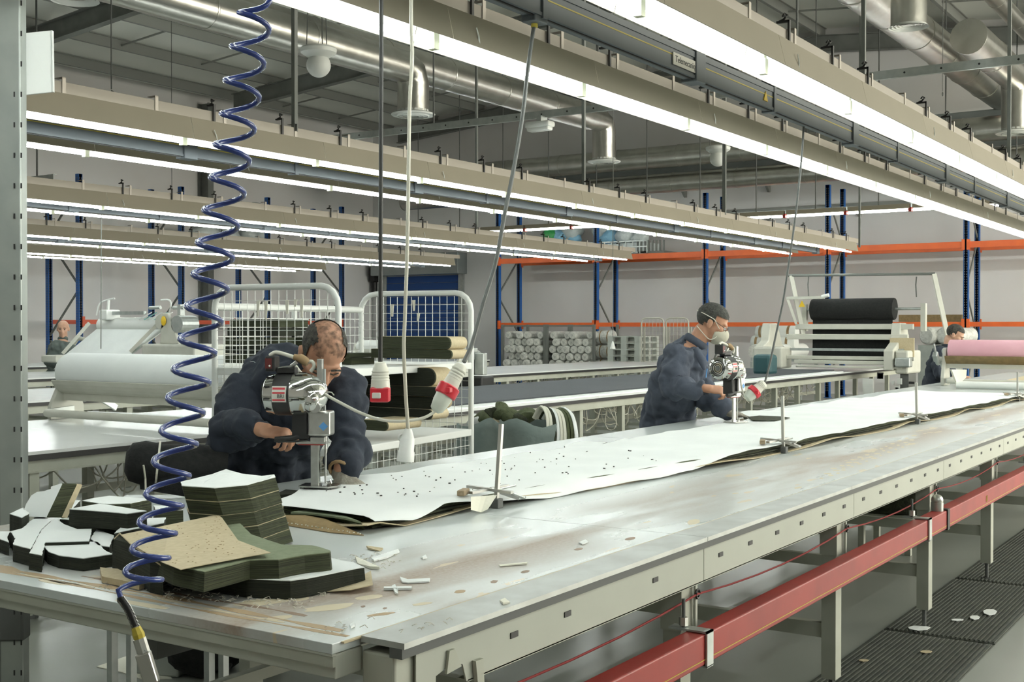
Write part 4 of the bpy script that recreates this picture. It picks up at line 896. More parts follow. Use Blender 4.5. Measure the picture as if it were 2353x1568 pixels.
# cable tray and second-line lamps high in front of the end rack
tr = thing('cable_tray', 'grey cable tray crossing before the racks', 'cable tray', (24.0, 8, 3.9))
p, q = at(1540, 497, X=24.0), at(2353, 452, X=24.0)
MB().bar(at(1560,500,X=24.), at(2420,455,X=24.), .1, .07).build('tray', 'galv', tr)
tl = thing('far_light_row', 'strip light row with red joints hung across before the racks', 'strip light', (23.5, 9, 3.3))
yy = 18.9
while yy > 1.0:
    p = at(1668, 505, X=23.5); z = p.z
    gap = 10.15 < yy < 10.75 or 8.9 < yy < 9.1 or 6.6 < yy < 7.1
    MB().cyl((23.5, yy, z), (23.5, yy-1.16, z), .02, 8).build('tube', 'tube', tl, 60); MB().bx(23.44, 23.56, yy-1.2, yy, z+.03, z+.12).build('reflector', 'hood_unlit_tone', tl)
    MB().bx(23.46, 23.54, yy-1.24, yy-1.18, z-.03, z+.05).build('red_joint', 'red_paint', tl); MB().tube([(23.5, yy-.6, z+.1), (23.5, yy-.6, zroof(yy)-.2)], .012, 5).build('rod', 'grey_dark', tl)
    yy -= 1.26
# ------------------------------------------------------------ rolls in stillages, pallets, cages at the end wall
q = random.Random(21)
ROLLM = MB(); ROLLM.lathe([(.085,0),(.095,.02),(.095,1.2),(.085,1.22)], (0,0,0), (1,0,0), 16); ROLLM = ROLLM.mesh('roll', 'plastic_wrap', 40)
ROLLE = MB(); ROLLE.lathe([(.03,-.006),(.075,-.004),(.085,.004)], (0,0,0), (1,0,0), 16, False); ROLLE.lathe([(.0001,.004),(.03,.004)], (0,0,0), (1,0,0), 12, False); ROLLE = ROLLE.mesh('roll_face', 'roll_end')
def stillage(y0, y1, x, label, rows_, cols, rlab):
    s = thing('stillage', label, 'stillage', (x, (y0+y1)/2, 0), 'stillages of wrapped rolls')
    for y in (y0, y1):
        for xx in (x, x+1.15): MB().bx(xx-.03, xx+.03, y-.03, y+.03, 0, 1.62).build('post', 'steel_dark', s)
    MB().bx(x, x+1.15, y0, y1, .54, .58).build('deck', 'steel_dark', s)
    for z in (1.57,): MB().bx(x-.02, x+.02, y0, y1, z, z+.04).build('top_rail', 'steel_dark', s)
    dy = (y1-y0-.08)/cols; ORD = ['first','second','third','fourth','fifth','sixth']
    for k in range(rows_):
        for c in range(cols - (k % 2)):
            if k == rows_-1 and c in (1, 4): continue
            y = y0+.04+dy*(c+.5+.5*(k % 2)); z = .58+.098+k*.172; lay_ = rows_-1-k
            r = thing('fabric_roll', 'wrapped roll %s from the pallets side in the %s layer, %s' % (ORD[c], ['top','second','third','fourth','fifth'][lay_], rlab), 'roll', (x+q.uniform(-.08,.05), y+q.uniform(-.012,.012), z), 'wrapped rolls, ' + rlab)
            a = inst('wound_cloth', ROLLM, r, (0,0,0)); a.location = (0,0,0); b = inst('roll_face', ROLLE, r, (0,0,0)); b.location = (0,0,0)
ys = lambda u: at(u, 800, X=24.6).y
stillage(ys(1252), ys(1155), 24.6, 'stillage of wrapped rolls nearest the blue door', 5, 6, 'stillage near the door')
stillage(ys(1365), ys(1257), 24.6, 'stillage of wrapped rolls beside the side-lying rolls', 5, 6, 'stillage near the side-lying rolls')
for k in range(4):
    z = .3+.34*k; r = thing('fabric_roll', ['lowest','third','second','topmost'][k] + ' fat wrapped roll lying sideways behind the blue upright', 'roll', (25.0, ys(1378), z-.16), 'side-lying rolls by the pallets'); ya = ys(1393)
    MB().lathe([(.14,0),(.165,.03),(.165,.40),(.14,.43)], (25.0, ya, z), (0,1,0), 18).build('wound_cloth', 'plastic_wrap', r, 40)
    for y in (ya+.1, ya+.3): MB().lathe([(.168,0),(.168,.03)], (25.0, y, z), (0,1,0), 18, False).build('tie_band', 'tape_brown', r)
pa_, pb_ = ys(1470), ys(1396)
for k in range(9):
    z = .15*k; p = thing('pallet', ['ninth','eighth','seventh','sixth','fifth','fourth','third','second','topmost'][k] + ' white pallet counted down the stack beside the wire cage', 'pallet', (25.1, (pa_+pb_)/2, z), 'white pallets in one stack')
    for j in range(5): MB().bx(24.6+.2*j, 24.78+.2*j, pa_, pb_, z+.125, z+.148).build('deck_board', 'pallet_white', p)
    for yy in (pa_+.07, (pa_+pb_)/2, pb_-.07):
        for xx in (24.6, 25.05, 25.48): MB().bx(xx, xx+.1, yy-.07, yy+.07, z+.02, z+.125).build('block', 'pallet_white', p)
        MB().bx(24.6, 25.58, yy-.07, yy+.07, z+.001, z+.02).build('bottom_board', 'pallet_white', p)
def wire_cage(x, y0, y1, z0, z1, label, step=.09):
    c = thing('wire_cage', label, 'cage', (x, (y0+y1)/2, z0), 'far wire roll cages')
    pts = [(x,y0,z0),(x,y0,z1-.1),(x,y0+.03,z1-.03),(x,y0+.1,z1),(x,y1-.1,z1),(x,y1-.03,z1-.03),(x,y1,z1-.1),(x,y1,z0)]
    MB().tube(pts, .018, 8).build('hoop', 'offwhite', c, 40)
    y = y0+step
    while y < y1-.02: MB().tube([(x,y,z0+.1),(x,y,z1-.02)], .005, 4).build('wire', 'offwhite', c); y += step
    z = z0+.12
    while z < z1-.02: MB().tube([(x,y0,z),(x,y1,z)], .005, 4).build('wire', 'offwhite', c); z += step
    MB().bx(x, x+.15, y0, y1, z0+.05, z0+.1).build('base', 'offwhite', c)
    for yy in (y0, y1): MB().bar((x+.13, yy, z0), (x+.13, yy, z1-.2), .03, .03).build('rear_post', 'offwhite', c)
wire_cage(24.0, at(1525,750,X=24.0).y, at(1474,750,X=24.0).y, 0, 1.76, 'wire roll cage beside the white pallets'); wire_cage(24.2, at(1582,750,X=24.2).y, at(1530,750,X=24.2).y, 0, 1.76, 'wire roll cage half hidden by the masked worker')
# rolls behind the black spreader, shelf goods, bags on the top beams
q = random.Random(5)
for i, (u0, u1, v, r, lb) in enumerate([(1740,1832,764,.13,'strapped white roll on top of the rolls beside the black cloth machine'),(1730,1830,788,.14,'strapped white roll below the top one beside the black cloth machine')]):
    a, b = at(u0, v, X=22.0), at(u1, v, X=22.0); o = thing('strapped_roll', lb, 'roll', (22.0, b.y, a.z-r))
    MB().lathe([(r*.93,0),(r,.02),(r,a.y-b.y-.02),(r*.93,a.y-b.y)], (22.0, b.y, a.z), (0,1,0), 22).build('wound_cloth', 'white_gloss', o, 40)
    for t in (.15, .5, .85): MB().lathe([(r*1.01,0),(r*1.01,.05)], (22.0, b.y+(a.y-b.y)*t, a.z), (0,1,0), 22, False).build('strap', 'tape_brown', o)
for i, u in enumerate((1734, 1763, 1792)):
    c = at(u, 808, X=21.6); o = thing('white_roll', ['first','second','third'][i] + ' white roll with its round end to the camera under the strapped rolls', 'roll', (21.6, c.y, c.z-.15), 'end-on white rolls')
    MB().lathe([(.12,0),(.14,.03),(.14,1.2)], (21.6, c.y, c.z), (1,0,0), 22).build('wound_cloth', 'white_gloss', o, 40); MB().lathe([(.03,-.003),(.13,-.003)], (21.6, c.y, c.z), (1,0,0), 18, False).build('roll_face', 'roll_end', o)
rs = thing('roll_rest', 'low steel rest under the strapped white rolls', 'rest', (21.9, 9, 0)); a, b = at(1725, 800, X=21.6), at(1835, 800, X=21.6)
MB().bx(21.6, 22.7, b.y, a.y, at(1750,823,X=21.6).z-.06, at(1750,823,X=21.6).z).build('deck', 'galv', rs)
for y in (a.y, b.y): MB().bx(21.65, 21.72, y-.03, y+.03, 0, .9).build('leg', 'galv', rs); MB().bx(22.55, 22.62, y-.03, y+.03, 0, .9).build('leg', 'galv', rs)
a, b = at(1728, 815, X=15.6), at(1770, 852, X=15.6)
MB().bx(15.6, 15.9, b.y, a.y, .9, a.z).build('teal_cover', 'teal', label='teal cover standing at the rear of the dark cloth', cat='cover', bevel=.05)
for i, (u, v, mt, r, lb) in enumerate([(1268,540,'bag_green',.22,'green plastic bag on the top rack beam'),(1290,545,'bag_blue',.20,'light blue plastic bag next to the green one'),(1316,532,'bag_clear',.24,'clear plastic bag high on the rack before the upright'),(1322,548,'bag_blue',.16,'small blue bag beside the clear one'),(1385,535,'bag_clear',.24,'clear plastic bag behind the blue upright'),(1400,550,'bag_blue',.24,'wide pale blue bag on the rack'),(1440,545,'bag_clear',.26,'large clear plastic bag on the rack'),(1470,552,'bag_clear',.2,'last clear plastic bag on the rack')]):
    c = at(u, v, X=26.5); m = MB(); m.sphere((c.x, c.y, max(c.z, 3.62+r*.8)), (r, r*1.15, r*.95), 16, 10)
    m.v = [(x+.03*math.sin(y*23+z*17), y+.03*math.sin(x*19+z*21), z+.025*math.sin(y*29)) for x, y, z in m.v]
    m.build('plastic_bag', mt, label=lb, cat='bag', smooth=70)
ct_ = thing('mesh_container', 'low dark mesh container under the plastic bags', 'container', (26.5, 15.2, 3.335))
MB().bx(26.05, 26.95, 13.3, 17.0, 3.335, 3.36).build('floor_sheet', 'steel_dark', ct_)
for k in range(20): y = 13.3+k*3.7/19; MB().bx(26.05, 26.07, y-.012, y+.012, 3.36, 3.66).build('side_slat', 'galv', ct_); MB().bx(26.93, 26.95, y-.012, y+.012, 3.36, 3.66).build('side_slat', 'galv', ct_)
for z in (3.50, 3.64): MB().bx(26.04, 26.06, 13.3, 17.0, z, z+.03).build('side_rail', 'galv', ct_)
MB().bx(26.1, 26.9, 13.35, 16.95, 3.36, 3.62).build('packed_cloth', 'bag_clear', ct_)
sh = thing('shelf_frame', 'dark mesh tray on the rack above the pallets', 'tray', (26.2, 12.6, 3.4))
a, b = at(1470, 575, X=26.2), at(1530, 575, X=26.2)
MB().bx(26.1, 26.9, b.y, a.y, 3.34, 3.40).build('tray_base', 'steel_dark', sh)
for k in range(8): y = b.y+(a.y-b.y)*k/7; MB().bx(26.08, 26.11, y-.02, y+.02, 3.40, 3.66).build('tray_post', 'steel_dark', sh)
for i, (u0, u1, v, lb) in enumerate([(2065,2210,735,'brown cardboard box behind the black cloth machine')]):
    a, b = at(u0, 724, X=26.2), at(u1, 745, X=26.2); MB().bx(26.2, 26.9, b.y, a.y, 1.675, a.z).build('cardboard_box', 'brown_paper', label=lb, cat='box')
MB().bx(22.2, 23.3, at(2185,790,X=22.5).y, at(2120,790,X=22.5).y, 0, at(2140,772,X=22.5).z-.17).build('crate', 'galv_post', label='grey crate carrying the wrapped rolls behind the last worker', cat='crate')
for i, (u, r, lb) in enumerate([(2135,.16,'wrapped white roll between the machine and the last worker'),(2172,.15,'second wrapped roll behind the last worker')]):
    c = at(u, 772, X=22.5); MB().lathe([(r*.8,0),(r,.03),(r,.9)], (22.3, c.y, c.z), (1,-.35,0), 20).build('fabric_roll', 'plastic_wrap', label=lb, cat='roll', smooth=40)
# goods on the side racks
zt_ = at(540,486,Y=21.1).z; MB().bx(18.5, 22.5, 21.08, 21.95, zt_-.05, zt_).build('rack_deck', 'steel_dark', label='upper deck of the side rack under the dark bundle', cat='deck')
for i, (u, v, r, mt, lb) in enumerate([(530,470,.22,'black_cloth','dark bundle high on the side rack'),(590,474,.2,'bag_clear','clear plastic bundle high on the side rack')]):
    c = at(u, v, Y=21.5); m = MB(); m.sphere((c.x, c.y, zt_+r*.7), (r*1.9, r*1.2, r*.75), 16, 10); m.v = [(x+.05*math.sin(y*13+z*17), y, z+.04*math.sin(x*9)) for x, y, z in m.v]; m.build('wrapped_bundle', mt, label=lb, cat='bundle', smooth=70)
for i, (u, v, r, mt, lb) in enumerate([(470,540,.30,'bag_clear','clear wrapped bundle behind the farther light rows'),(520,545,.26,'bag_clear','clear wrapped bundle beside the dark upright'),(585,543,.30,'bag_clear','long clear wrapped bundle below the light rows')]):
    c = at(u, v, Y=21.6); m = MB(); m.sphere((c.x, c.y, c.z), (r*1.6, r, r), 16, 10); m.v = [(x+.05*math.sin(y*13+z*17), y, z+.04*math.sin(x*11)) for x, y, z in m.v]
    m.build('wrapped_bundle', mt, label=lb, cat='bundle', smooth=70)
MB().bx(18.4, 23.6, 21.1, 21.95, at(520,556,Y=21.1).z-.05, at(520,556,Y=21.1).z).build('rack_deck', 'steel_dark', label='deck of the side rack under the wrapped bundles', cat='deck')
# ------------------------------------------------------------ mesh trolley behind the cutter
TA, TB = Vector((4.53, 4.47, 0)), Vector((5.91, 4.63, 0)); tx = (TB-TA).normalized(); ty = Vector((-tx.y, tx.x, 0)); TL = (TB-TA).length
def TP(a, b, z): return TA + tx*a + ty*b + Vector((0,0,z))
tro = thing('mesh_trolley', 'white mesh trolley with shelves of folded olive cloth behind the cutter', 'trolley', TA)
def hoop(a, w, z0, z1, rc=.11):
    pts = [TP(a,-w,z0), TP(a,-w,z1-rc)] + [TP(a,-w+rc-rc*math.cos(R(t)), z1-rc+rc*math.sin(R(t))) for t in (22,45,68,90)] + [TP(a, w-rc+rc*math.sin(R(t)), z1-rc+rc*math.cos(R(t))) for t in (0,22,45,68,90)] + [TP(a,w,z0)]
    MB().tube(pts, .017, 10).build('hoop', 'white_paint', tro, 50)
def meshwork(p, q, z0, z1, step=.05):
    L = (q-p).length; n = int(L/step)
    for k in range(1, n): c = p.lerp(q, k/n); MB().tube([c+Vector((0,0,z0)), c+Vector((0,0,z1))], .0021, 4).build('mesh_wire', 'white_paint', tro)
    n = int((z1-z0)/step)
    for k in range(1, n): z = z0+(z1-z0)*k/n; MB().tube([p+Vector((0,0,z)), q+Vector((0,0,z))], .0021, 4).build('mesh_wire', 'white_paint', tro)
for a in (0, TL):
    hoop(a, .40, .14, 1.77)
    meshwork(TP(a,-.385,0), TP(a,.385,0), .30, 1.75)
MB().tube([TP(0,.40,1.67), TP(TL,.40,1.67)], .02, 10).build('top_rail', 'white_paint', tro, 50)
meshwork(TP(.02,.40,0), TP(TL-.02,.40,0), .30, 1.66); meshwork(TP(.02,-.40,0), TP(TL-.02,-.40,0), .22, .90, .055)
MB().tube([TP(TL*.5,.40,.2), TP(TL*.5,.40,1.67)], .016, 8).build('rear_post', 'white_paint', tro)
for z in (1.345, .94, .18):
    m = MB(); m.prism([TP(0,-.41,z-.04), TP(TL,-.41,z-.04), TP(TL,.40,z-.04), TP(0,.40,z-.04)], [TP(0,-.41,z), TP(TL,-.41,z), TP(TL,.40,z), TP(0,.40,z)]); m.build('shelf', 'white_paint', tro, bevel=.004)
for a in (.08, TL-.08):
    for b in (-.36, .36):
        c = TP(a,b,.07); MB().lathe([(.06,-.02),(.07,-.01),(.07,.01),(.06,.02)], c, tuple(ty), 16).build('castor', 'grey_dark', tro, 40)
        MB().box(TP(a,b,.11), (.05,.05,.07)).build('castor_fork', 'galv', tro)
for k, (u, v0, v1) in enumerate([(594,690,728),(612,692,735),(660,690,722),(680,688,705),(694,687,730),(951,690,715),(962,720,738),(902,700,728)]):
    p = TP(0, 0, 0) if u < 800 else TP(TL, 0, 0); a, b = at(u, v0, X=p.x-.01), at(u+(k % 3)-1, v1, X=p.x-.015); w = .012
    MB().prism([a+Vector((0,-w,0)), a+Vector((0,w,0)), b+Vector((0,w*.7,0)), b+Vector((0,-w*.4,0))], [q+Vector((-.003,0,0)) for q in (a+Vector((0,-w,0)), a+Vector((0,w,0)), b+Vector((0,w*.7,0)), b+Vector((0,-w*.4,0)))]).build('tag', 'strap', tro)
# folded cloth on the trolley: plies in front, kraft wrapped round the fold
def fold(u0, u1, uk, v0, v1, X, label, mt='ply_dark', dx=.16):
    a, b = at(u0, (v0+v1)/2, X=X), at(u1, (v0+v1)/2, X=X); z1, z0 = at(u1, v0, X=X).z, at(u1, v1, X=X).z; h = (z1-z0)/2; zc = (z0+z1)/2
    def prof(k, e=0):
        y0, y1 = b.y+h, a.y
        pts = [(y1, zc-h*k), (y0, zc-h*k)] + [(y0-h*k*math.sin(R(t)), zc-h*k*math.cos(R(t))) for t in range(20, 180, 20)] + [(y0, zc+h*k), (y1, zc+h*k)]
        return pts[::-1]
    f = thing('folded_cloth', label, 'fabric', (X, (a.y+b.y)/2, z0), 'folded cloth on the trolley')
    MB().extx(prof(.96), X, X+dx-.002).build('cloth_plies', mt, f); MB().extx(prof(1.0), X+.012, X+dx).build('kraft_wrap', 'kraft', f, 40)
    return f
XT = 5.30
fold(868, 1035, 1062, 774, 804, XT, 'folded olive cloth on top of the upper trolley shelf', 'ply_olive'); fold(853, 1038, 1065, 804, 826, XT, 'folded olive cloth lying directly on the upper trolley shelf', 'ply_olive')
fold(838, 1000, 1062, 846, 890, XT+.02, 'thick black folded cloth at the top of the lower shelf'); fold(812, 1006, 1062, 890, 913, XT, 'dark folded cloth second in the lower shelf pile'); fold(818, 1000, 1068, 913, 942, XT+.02, 'dark folded cloth third in the lower shelf pile')
fold(826, 992, 1062, 942, 966, XT, 'dark folded cloth fourth in the lower shelf pile'); fold(826, 890, 975, 968, 992, XT-.3, 'short olive folded cloth at the front of the lower shelf', 'ply_olive', .3)
for k, (u0, u1, v0, v1) in enumerate([(530,642,734,752),(524,640,753,772),(520,641,775,792),(518,640,793,812),(516,600,813,834)]):
    X = 4.95; a, b = at(u0, v1, X=X), at(u1, v1, X=X); z1 = at(u0, v0, X=X).z
    s = thing('cut_stack', ['top cut stack in the trolley pile seen through the mesh','second cut stack in the trolley pile seen through the mesh','third cut stack in the trolley pile seen through the mesh','fourth cut stack in the trolley pile seen through the mesh','lowest cut stack in the trolley pile seen through the mesh'][k], 'fabric bundle', (X, (a.y+b.y)/2, a.z), 'cut stacks in the trolley')
    P_ = jag([Vector((X, b.y, 0)), Vector((X+.26, b.y+.02, 0)), Vector((X+.26, a.y, 0)), Vector((X, a.y, 0))], .006, .05)
    MB().prism([p+Vector((0,0,a.z)) for p in P_], [p+Vector((0,0,z1-.002)) for p in P_]).build('cloth_plies', 'ply_olive' if k % 2 == 0 else 'ply_dark', s)
    if k == 0: MB().prism([p+Vector((0,0,z1-.002)) for p in P_], [p+Vector((0,0,z1+.001)) for p in P_]).build('top_paper', 'paper', s)
for (u0, u1, v0, v1, X, lb) in ((655,700,776,796,5.1,'small dark cut stack beside the trolley pile'),(780,802,812,822,5.2,'little olive block beside the cutter head'),(775,808,823,836,5.2,'little olive block below another beside the cutter head')):
    a, b = at(u0, v1, X=X), at(u1, v1, X=X); z1 = at(u0, v0, X=X).z
    MB().bx(X, X+.2, b.y, a.y, 1.346 if v1 > 825 else a.z, z1).build('cut_stack', 'ply_olive', label=lb, cat='fabric bundle')
MB().bx(5.1, 5.3, at(700,796,X=5.1).y, at(655,796,X=5.1).y, 1.346, at(655,796,X=5.1).z).build('cardboard_box', 'white_paint', label='white carton under the small dark cut stack', cat='box')
# ------------------------------------------------------------ waste sack with scraps
bc = at(1195, 990, D=8.15); bc.z = 0
sk = thing('waste_sack', 'sagging grey cloth waste sack full of olive offcuts', 'sack', bc)
def sackp(u, v):
    a = 2*math.pi*u; r = .34*(1+.10*math.sin(a*3+v*2)+.05*math.sin(a*7+v*9)) * (1+.12*math.sin(v*2.6)); sq = (abs(math.cos(a))**4+abs(math.sin(a))**4)**-.25
    return (bc.x+r*sq*math.cos(a)*.95, bc.y+r*sq*math.sin(a)*.95, .02+.90*v+.035*v*math.sin(a*2+1)+.02*v*math.sin(a*9))
MB().grid(48, 14, sackp, True).build('cloth_side', 'grey_sack', sk, 70, thick=-.006)
MB().lathe([(.30,0),(.31,.02)], bc, (0,0,1), 24).build('base', 'grey_sack', sk); MB().lathe([(.001,.80),(.31,.78)], bc, (0,0,1), 24, False).build('fill', 'olive_dark', sk)
q = random.Random(9)
for k, (u, v, mt, lb) in enumerate([(1110,955,'olive','olive offcut drooping over the sack rim'),(1130,945,'olive_dark','dark offcut in the middle of the sack'),(1150,938,'olive','olive offcut standing highest in the sack'),(1170,948,'olive','olive offcut near the kraft curl'),(1190,958,'olive_dark','dark offcut beside the strap'),(1205,950,'olive','olive offcut toward the hanging strips'),(1120,965,'kraft','kraft paper curl in the sack'),(1100,962,'paper','white paper scrap in the sack corner')]):
    c = at(u, v+8, D=8.1); m = MB(); m.sphere(c, (.075,.075,.05), 14, 9, Matrix.Rotation(q.uniform(-.5,.5),3,'X') @ Matrix.Rotation(q.uniform(0,3),3,'Z'))
    m.v = [(x+.018*math.sin(y*41+k), y+.018*math.sin(z*47+x*31+k), z+.016*math.sin(x*38+y*29+k*2)) for x, y, z in m.v]
    m.build('cloth_offcut' if mt != 'kraft' else 'kraft_offcut', mt, label=lb, cat='offcut', smooth=50)
p = at(1150,925,D=8.1); MB().prism([at(1140,955,D=8.08), at(1160,955,D=8.08), at(1158,922,D=8.1), at(1150,930,D=8.1)], [at(1140,955,D=8.1), at(1160,955,D=8.1), at(1158,922,D=8.12), at(1150,930,D=8.12)]).build('plastic_scrap', 'clear_plastic', label='clear plastic scrap sticking up from the sack', cat='scrap')
for k in range(9):
    mt = ['paper_edge','paper_edge','olive_dark','paper','paper_edge','paper_edge','olive','olive','paper'][k]; u0 = 1240+k*6
    P_ = catmull([at(u0-12, 962, D=8.0), at(u0+4, 944-abs(k-5)*1.5, D=7.95), at(u0+18+k, 955, D=7.85), at(u0+20+2*k, 1000, D=7.8), at(u0+16+2*k, 1035, D=7.8)], 5)
    MB().tube(P_, .012, 6, squash=((.55,-.83,0), 1.5)).build('cloth_strip', mt, label=['first pale strip of the bundle hung over the sack rim','second pale strip of the bundle hung over the sack rim','dark strip between the pale ones over the sack rim','white strip in the bundle over the sack rim','fifth pale strip in the bundle over the sack rim','sixth pale strip in the bundle over the sack rim','olive strip of the bundle over the sack rim','outer olive strip over the sack rim','outermost white strip over the sack rim'][k], cat='strip', group='strips over the sack rim', smooth=60)
# ------------------------------------------------------------ black cloth roll by the cutter, on a low cart
a, b = at(300, 1062, D=4.75), at(520, 1078, D=4.85)
kr = thing('black_cloth_roll', 'black cloth roll tied with a cream ribbon beside the bending cutter', 'fabric', (a.x, a.y, a.z-.09))
ax = (b-a).normalized()
MB().lathe([(.04,-.02),(.075,0),(.088,.05),(.080,.12),(.092,.25),(.085,(b-a).length)], a, tuple(ax), 22).build('cloth', 'black_cloth', kr, 50)
MB().prism([at(u,v,D=4.72) for u,v in ((318,1090),(345,1080),(440,1085),(490,1095),(490,1145),(425,1142),(322,1125))], [at(u,v,D=4.9) for u,v in ((318,1090),(345,1080),(440,1085),(490,1095),(490,1145),(425,1142),(322,1125))]).build('hanging_flap', 'black_cloth', kr)
MB().lathe([(.0915,.10),(.0905,.108)], a, tuple(ax), 22, False).build('ribbon', 'strap', kr)
MB().tube([at(330,1070,D=4.66), at(334,1100,D=4.7), at(335,1135,D=4.7)], .004, 5).build('ribbon_tail', 'strap', kr)
ct = thing('low_cart', 'grey cart carrying the black cloth roll', 'cart', ((a.x+b.x)/2, (a.y+b.y)/2+.1, 0)); c = (a+b)/2
MB().box((c.x, c.y+.06, .84), (.44,.30,.05), Matrix.Rotation(-.98,3,'Z')).build('tray', 'galv', ct, bevel=.01)
for s in (-1, 1):
    for t in (-1, 1): p = Vector((c.x, c.y+.06, 0)) + Matrix.Rotation(-.98,3,'Z') @ Vector((.19*s,.12*t,0)); MB().bx(p.x-.015, p.x+.015, p.y-.015, p.y+.015, 0, .82).build('leg', 'galv', ct)
# ------------------------------------------------------------ slotted steel post at the picture edge
cp_ = at(18, 700, D=4.45); yawm = Matrix.Rotation(YAW-R(90)+.05, 3, 'Z')
po = thing('slotted_post', 'tall galvanised slotted post at the picture edge', 'post', (cp_.x, cp_.y, 0))
MB().box((cp_.x, cp_.y, 2.1), (.122,.07,4.2), yawm).build('upright', 'galv_post', po, bevel=.005)
off = yawm @ Vector((0,-.0352,0)); rx = yawm @ Vector((1,0,0))
MB().box((cp_.x+off.x+rx.x*-.020, cp_.y+off.y+rx.y*-.020, 2.1), (.003,.002,4.2), yawm).build('fold_line', 'steel_dark', po)
MB().box((cp_.x+off.x-rx.x*.045, cp_.y+off.y-rx.y*.045, 2.1), (.03,.012,4.2), yawm).build('side_lip', 'galv_post', po, bevel=.003)
slot = MB(); slot.box((0,0,0), (.0055,.002,.019)); SM = slot.mesh('slot', 'black')
for k in range(-1, 26):
    for uu in (33, 49):
        v = 7+70*k; p = at(uu, v, D=4.409)
        if p.z < .06: continue
        o = inst('slot', SM, po, tuple(p), YAW-R(90)+.05)
MB().box((cp_.x, cp_.y, .47), (.128,.085,.14), yawm).build('splice_sleeve', 'grey_dark', po, bevel=.008)
MB().box((cp_.x, cp_.y, .01), (.26,.2,.02), yawm).build('base_plate', 'grey_dark', po)
wb = [at(57,76,D=4.5), at(119,70,D=4.55), at(121,211,D=4.55), at(57,218,D=4.5)]
w = thing('sign_board', 'blank white board fixed to the slotted post', 'board', wb[0])
MB().prism([p+_fw*.012 for p in wb], wb).build('board', 'white_paint', w); MB().prism([p+_fw*.014 for p in (wb[1]-_rt*.003, wb[1]+_rt*.002, wb[2]+_rt*.002, wb[2]-_rt*.003)], [p-_fw*.003 for p in (wb[1]-_rt*.003, wb[1]+_rt*.002, wb[2]+_rt*.002, wb[2]-_rt*.003)]).build('edge_trim', 'white_gloss', w)
# ------------------------------------------------------------ coiled blue air hose with blow gun
L_ = [(543,25),(533,105),(518,183),(510,260),(495,330),(485,405),(470,480),(455,555),(445,627),(430,700),(415,775),(400,845),(387,910),(372,985),(355,1055),(337,1130),(322,1195),(305,1257),(290,1308),(272,1357)]
hd = 2.38; path = []; n = len(L_)
for i, (u, v) in enumerate(L_):
    v2 = L_[i+1][1] if i+1 < n else v+8; u2 = L_[i+1][0] if i+1 < n else u
    rr_ = (40+6*i/n)/F_PX*hd; K = 14 if i+1 < n else 1
    for k in range(K):
        t = k/K; a_ = math.pi + 2*math.pi*t
        c = at(u+(u2-u)*t+rr_*F_PX/hd, v+(v2-v)*t, D=hd); path.append(c + _rt*(math.cos(a_)*rr_) + _f0*(math.sin(a_)*rr_))
top = [at(660,-160,D=hd), at(640,-60,D=hd), at(622,5,D=hd)]
hz = thing('coiled_hose', 'coiled blue air hose hanging down past the table end', 'hose', path[-1])
MB().tube(catmull([at(640,-420,D=hd), at(632,-250,D=hd), at(628,-120,D=hd), at(626,-40,D=hd), at(612,12,D=hd-.02), path[2]], 5) + path[3:] + [at(277,1372,D=hd)], .0058, 8).build('hose', 'hose_blue', hz, 60)
sp_ = [at(276,1372,D=hd), at(295,1400,D=hd), at(312,1440,D=hd)]
MB().tube(catmull(sp_, 5), .006, 8).build('hose_tail', 'black', hz, 60)
cs = catmull([at(278,1378,D=hd), at(295,1402,D=hd), at(314,1448,D=hd)], 40)
MB().tube([p + Vector((math.cos(i*.9)*.0085*_rt.x, math.cos(i*.9)*.0085*_rt.y, math.sin(i*.9)*.0085)) for i, p in enumerate(cs)], .0012, 4).build('kink_spring', 'lathe_metal', hz)
gn = thing('blow_gun', 'metal blow gun hanging on the coiled blue hose', 'air gun', at(340,1500,D=hd))
MB().tube([at(312,1442,D=hd), at(318,1458,D=hd), at(324,1480,D=hd)], [.009,.012,.010], 8).build('coupling', 'bus_yellow', gn); MB().tube([at(320,1468,D=hd), at(330,1500,D=hd)], [.013,.013], 8).build('swivel', 'lathe_metal', gn)
MB().bar(at(328,1500,D=hd), at(350,1572,D=hd), .02, .03).build('grip', 'lathe_metal', gn, bevel=.004); MB().tube([at(322,1520,D=hd), at(334,1545,D=hd), at(342,1580,D=hd)], .005, 6).build('trigger', 'galv', gn)
MB().cyl(at(328,1500,D=hd), at(335,1490,D=hd), .011, 8).build('valve', 'galv', gn)
# the reel arm that carries the hose from the busbar steel
hb = at(640,-420,D=hd); MB().bx(hb.x-.015, hb.x+.015, hb.y-.015, hb.y+.015, hb.z, zroof(hb.y)-.2).build('hanger_rod', 'steel_dark', label='hanger rod above the coiled hose', cat='rod')
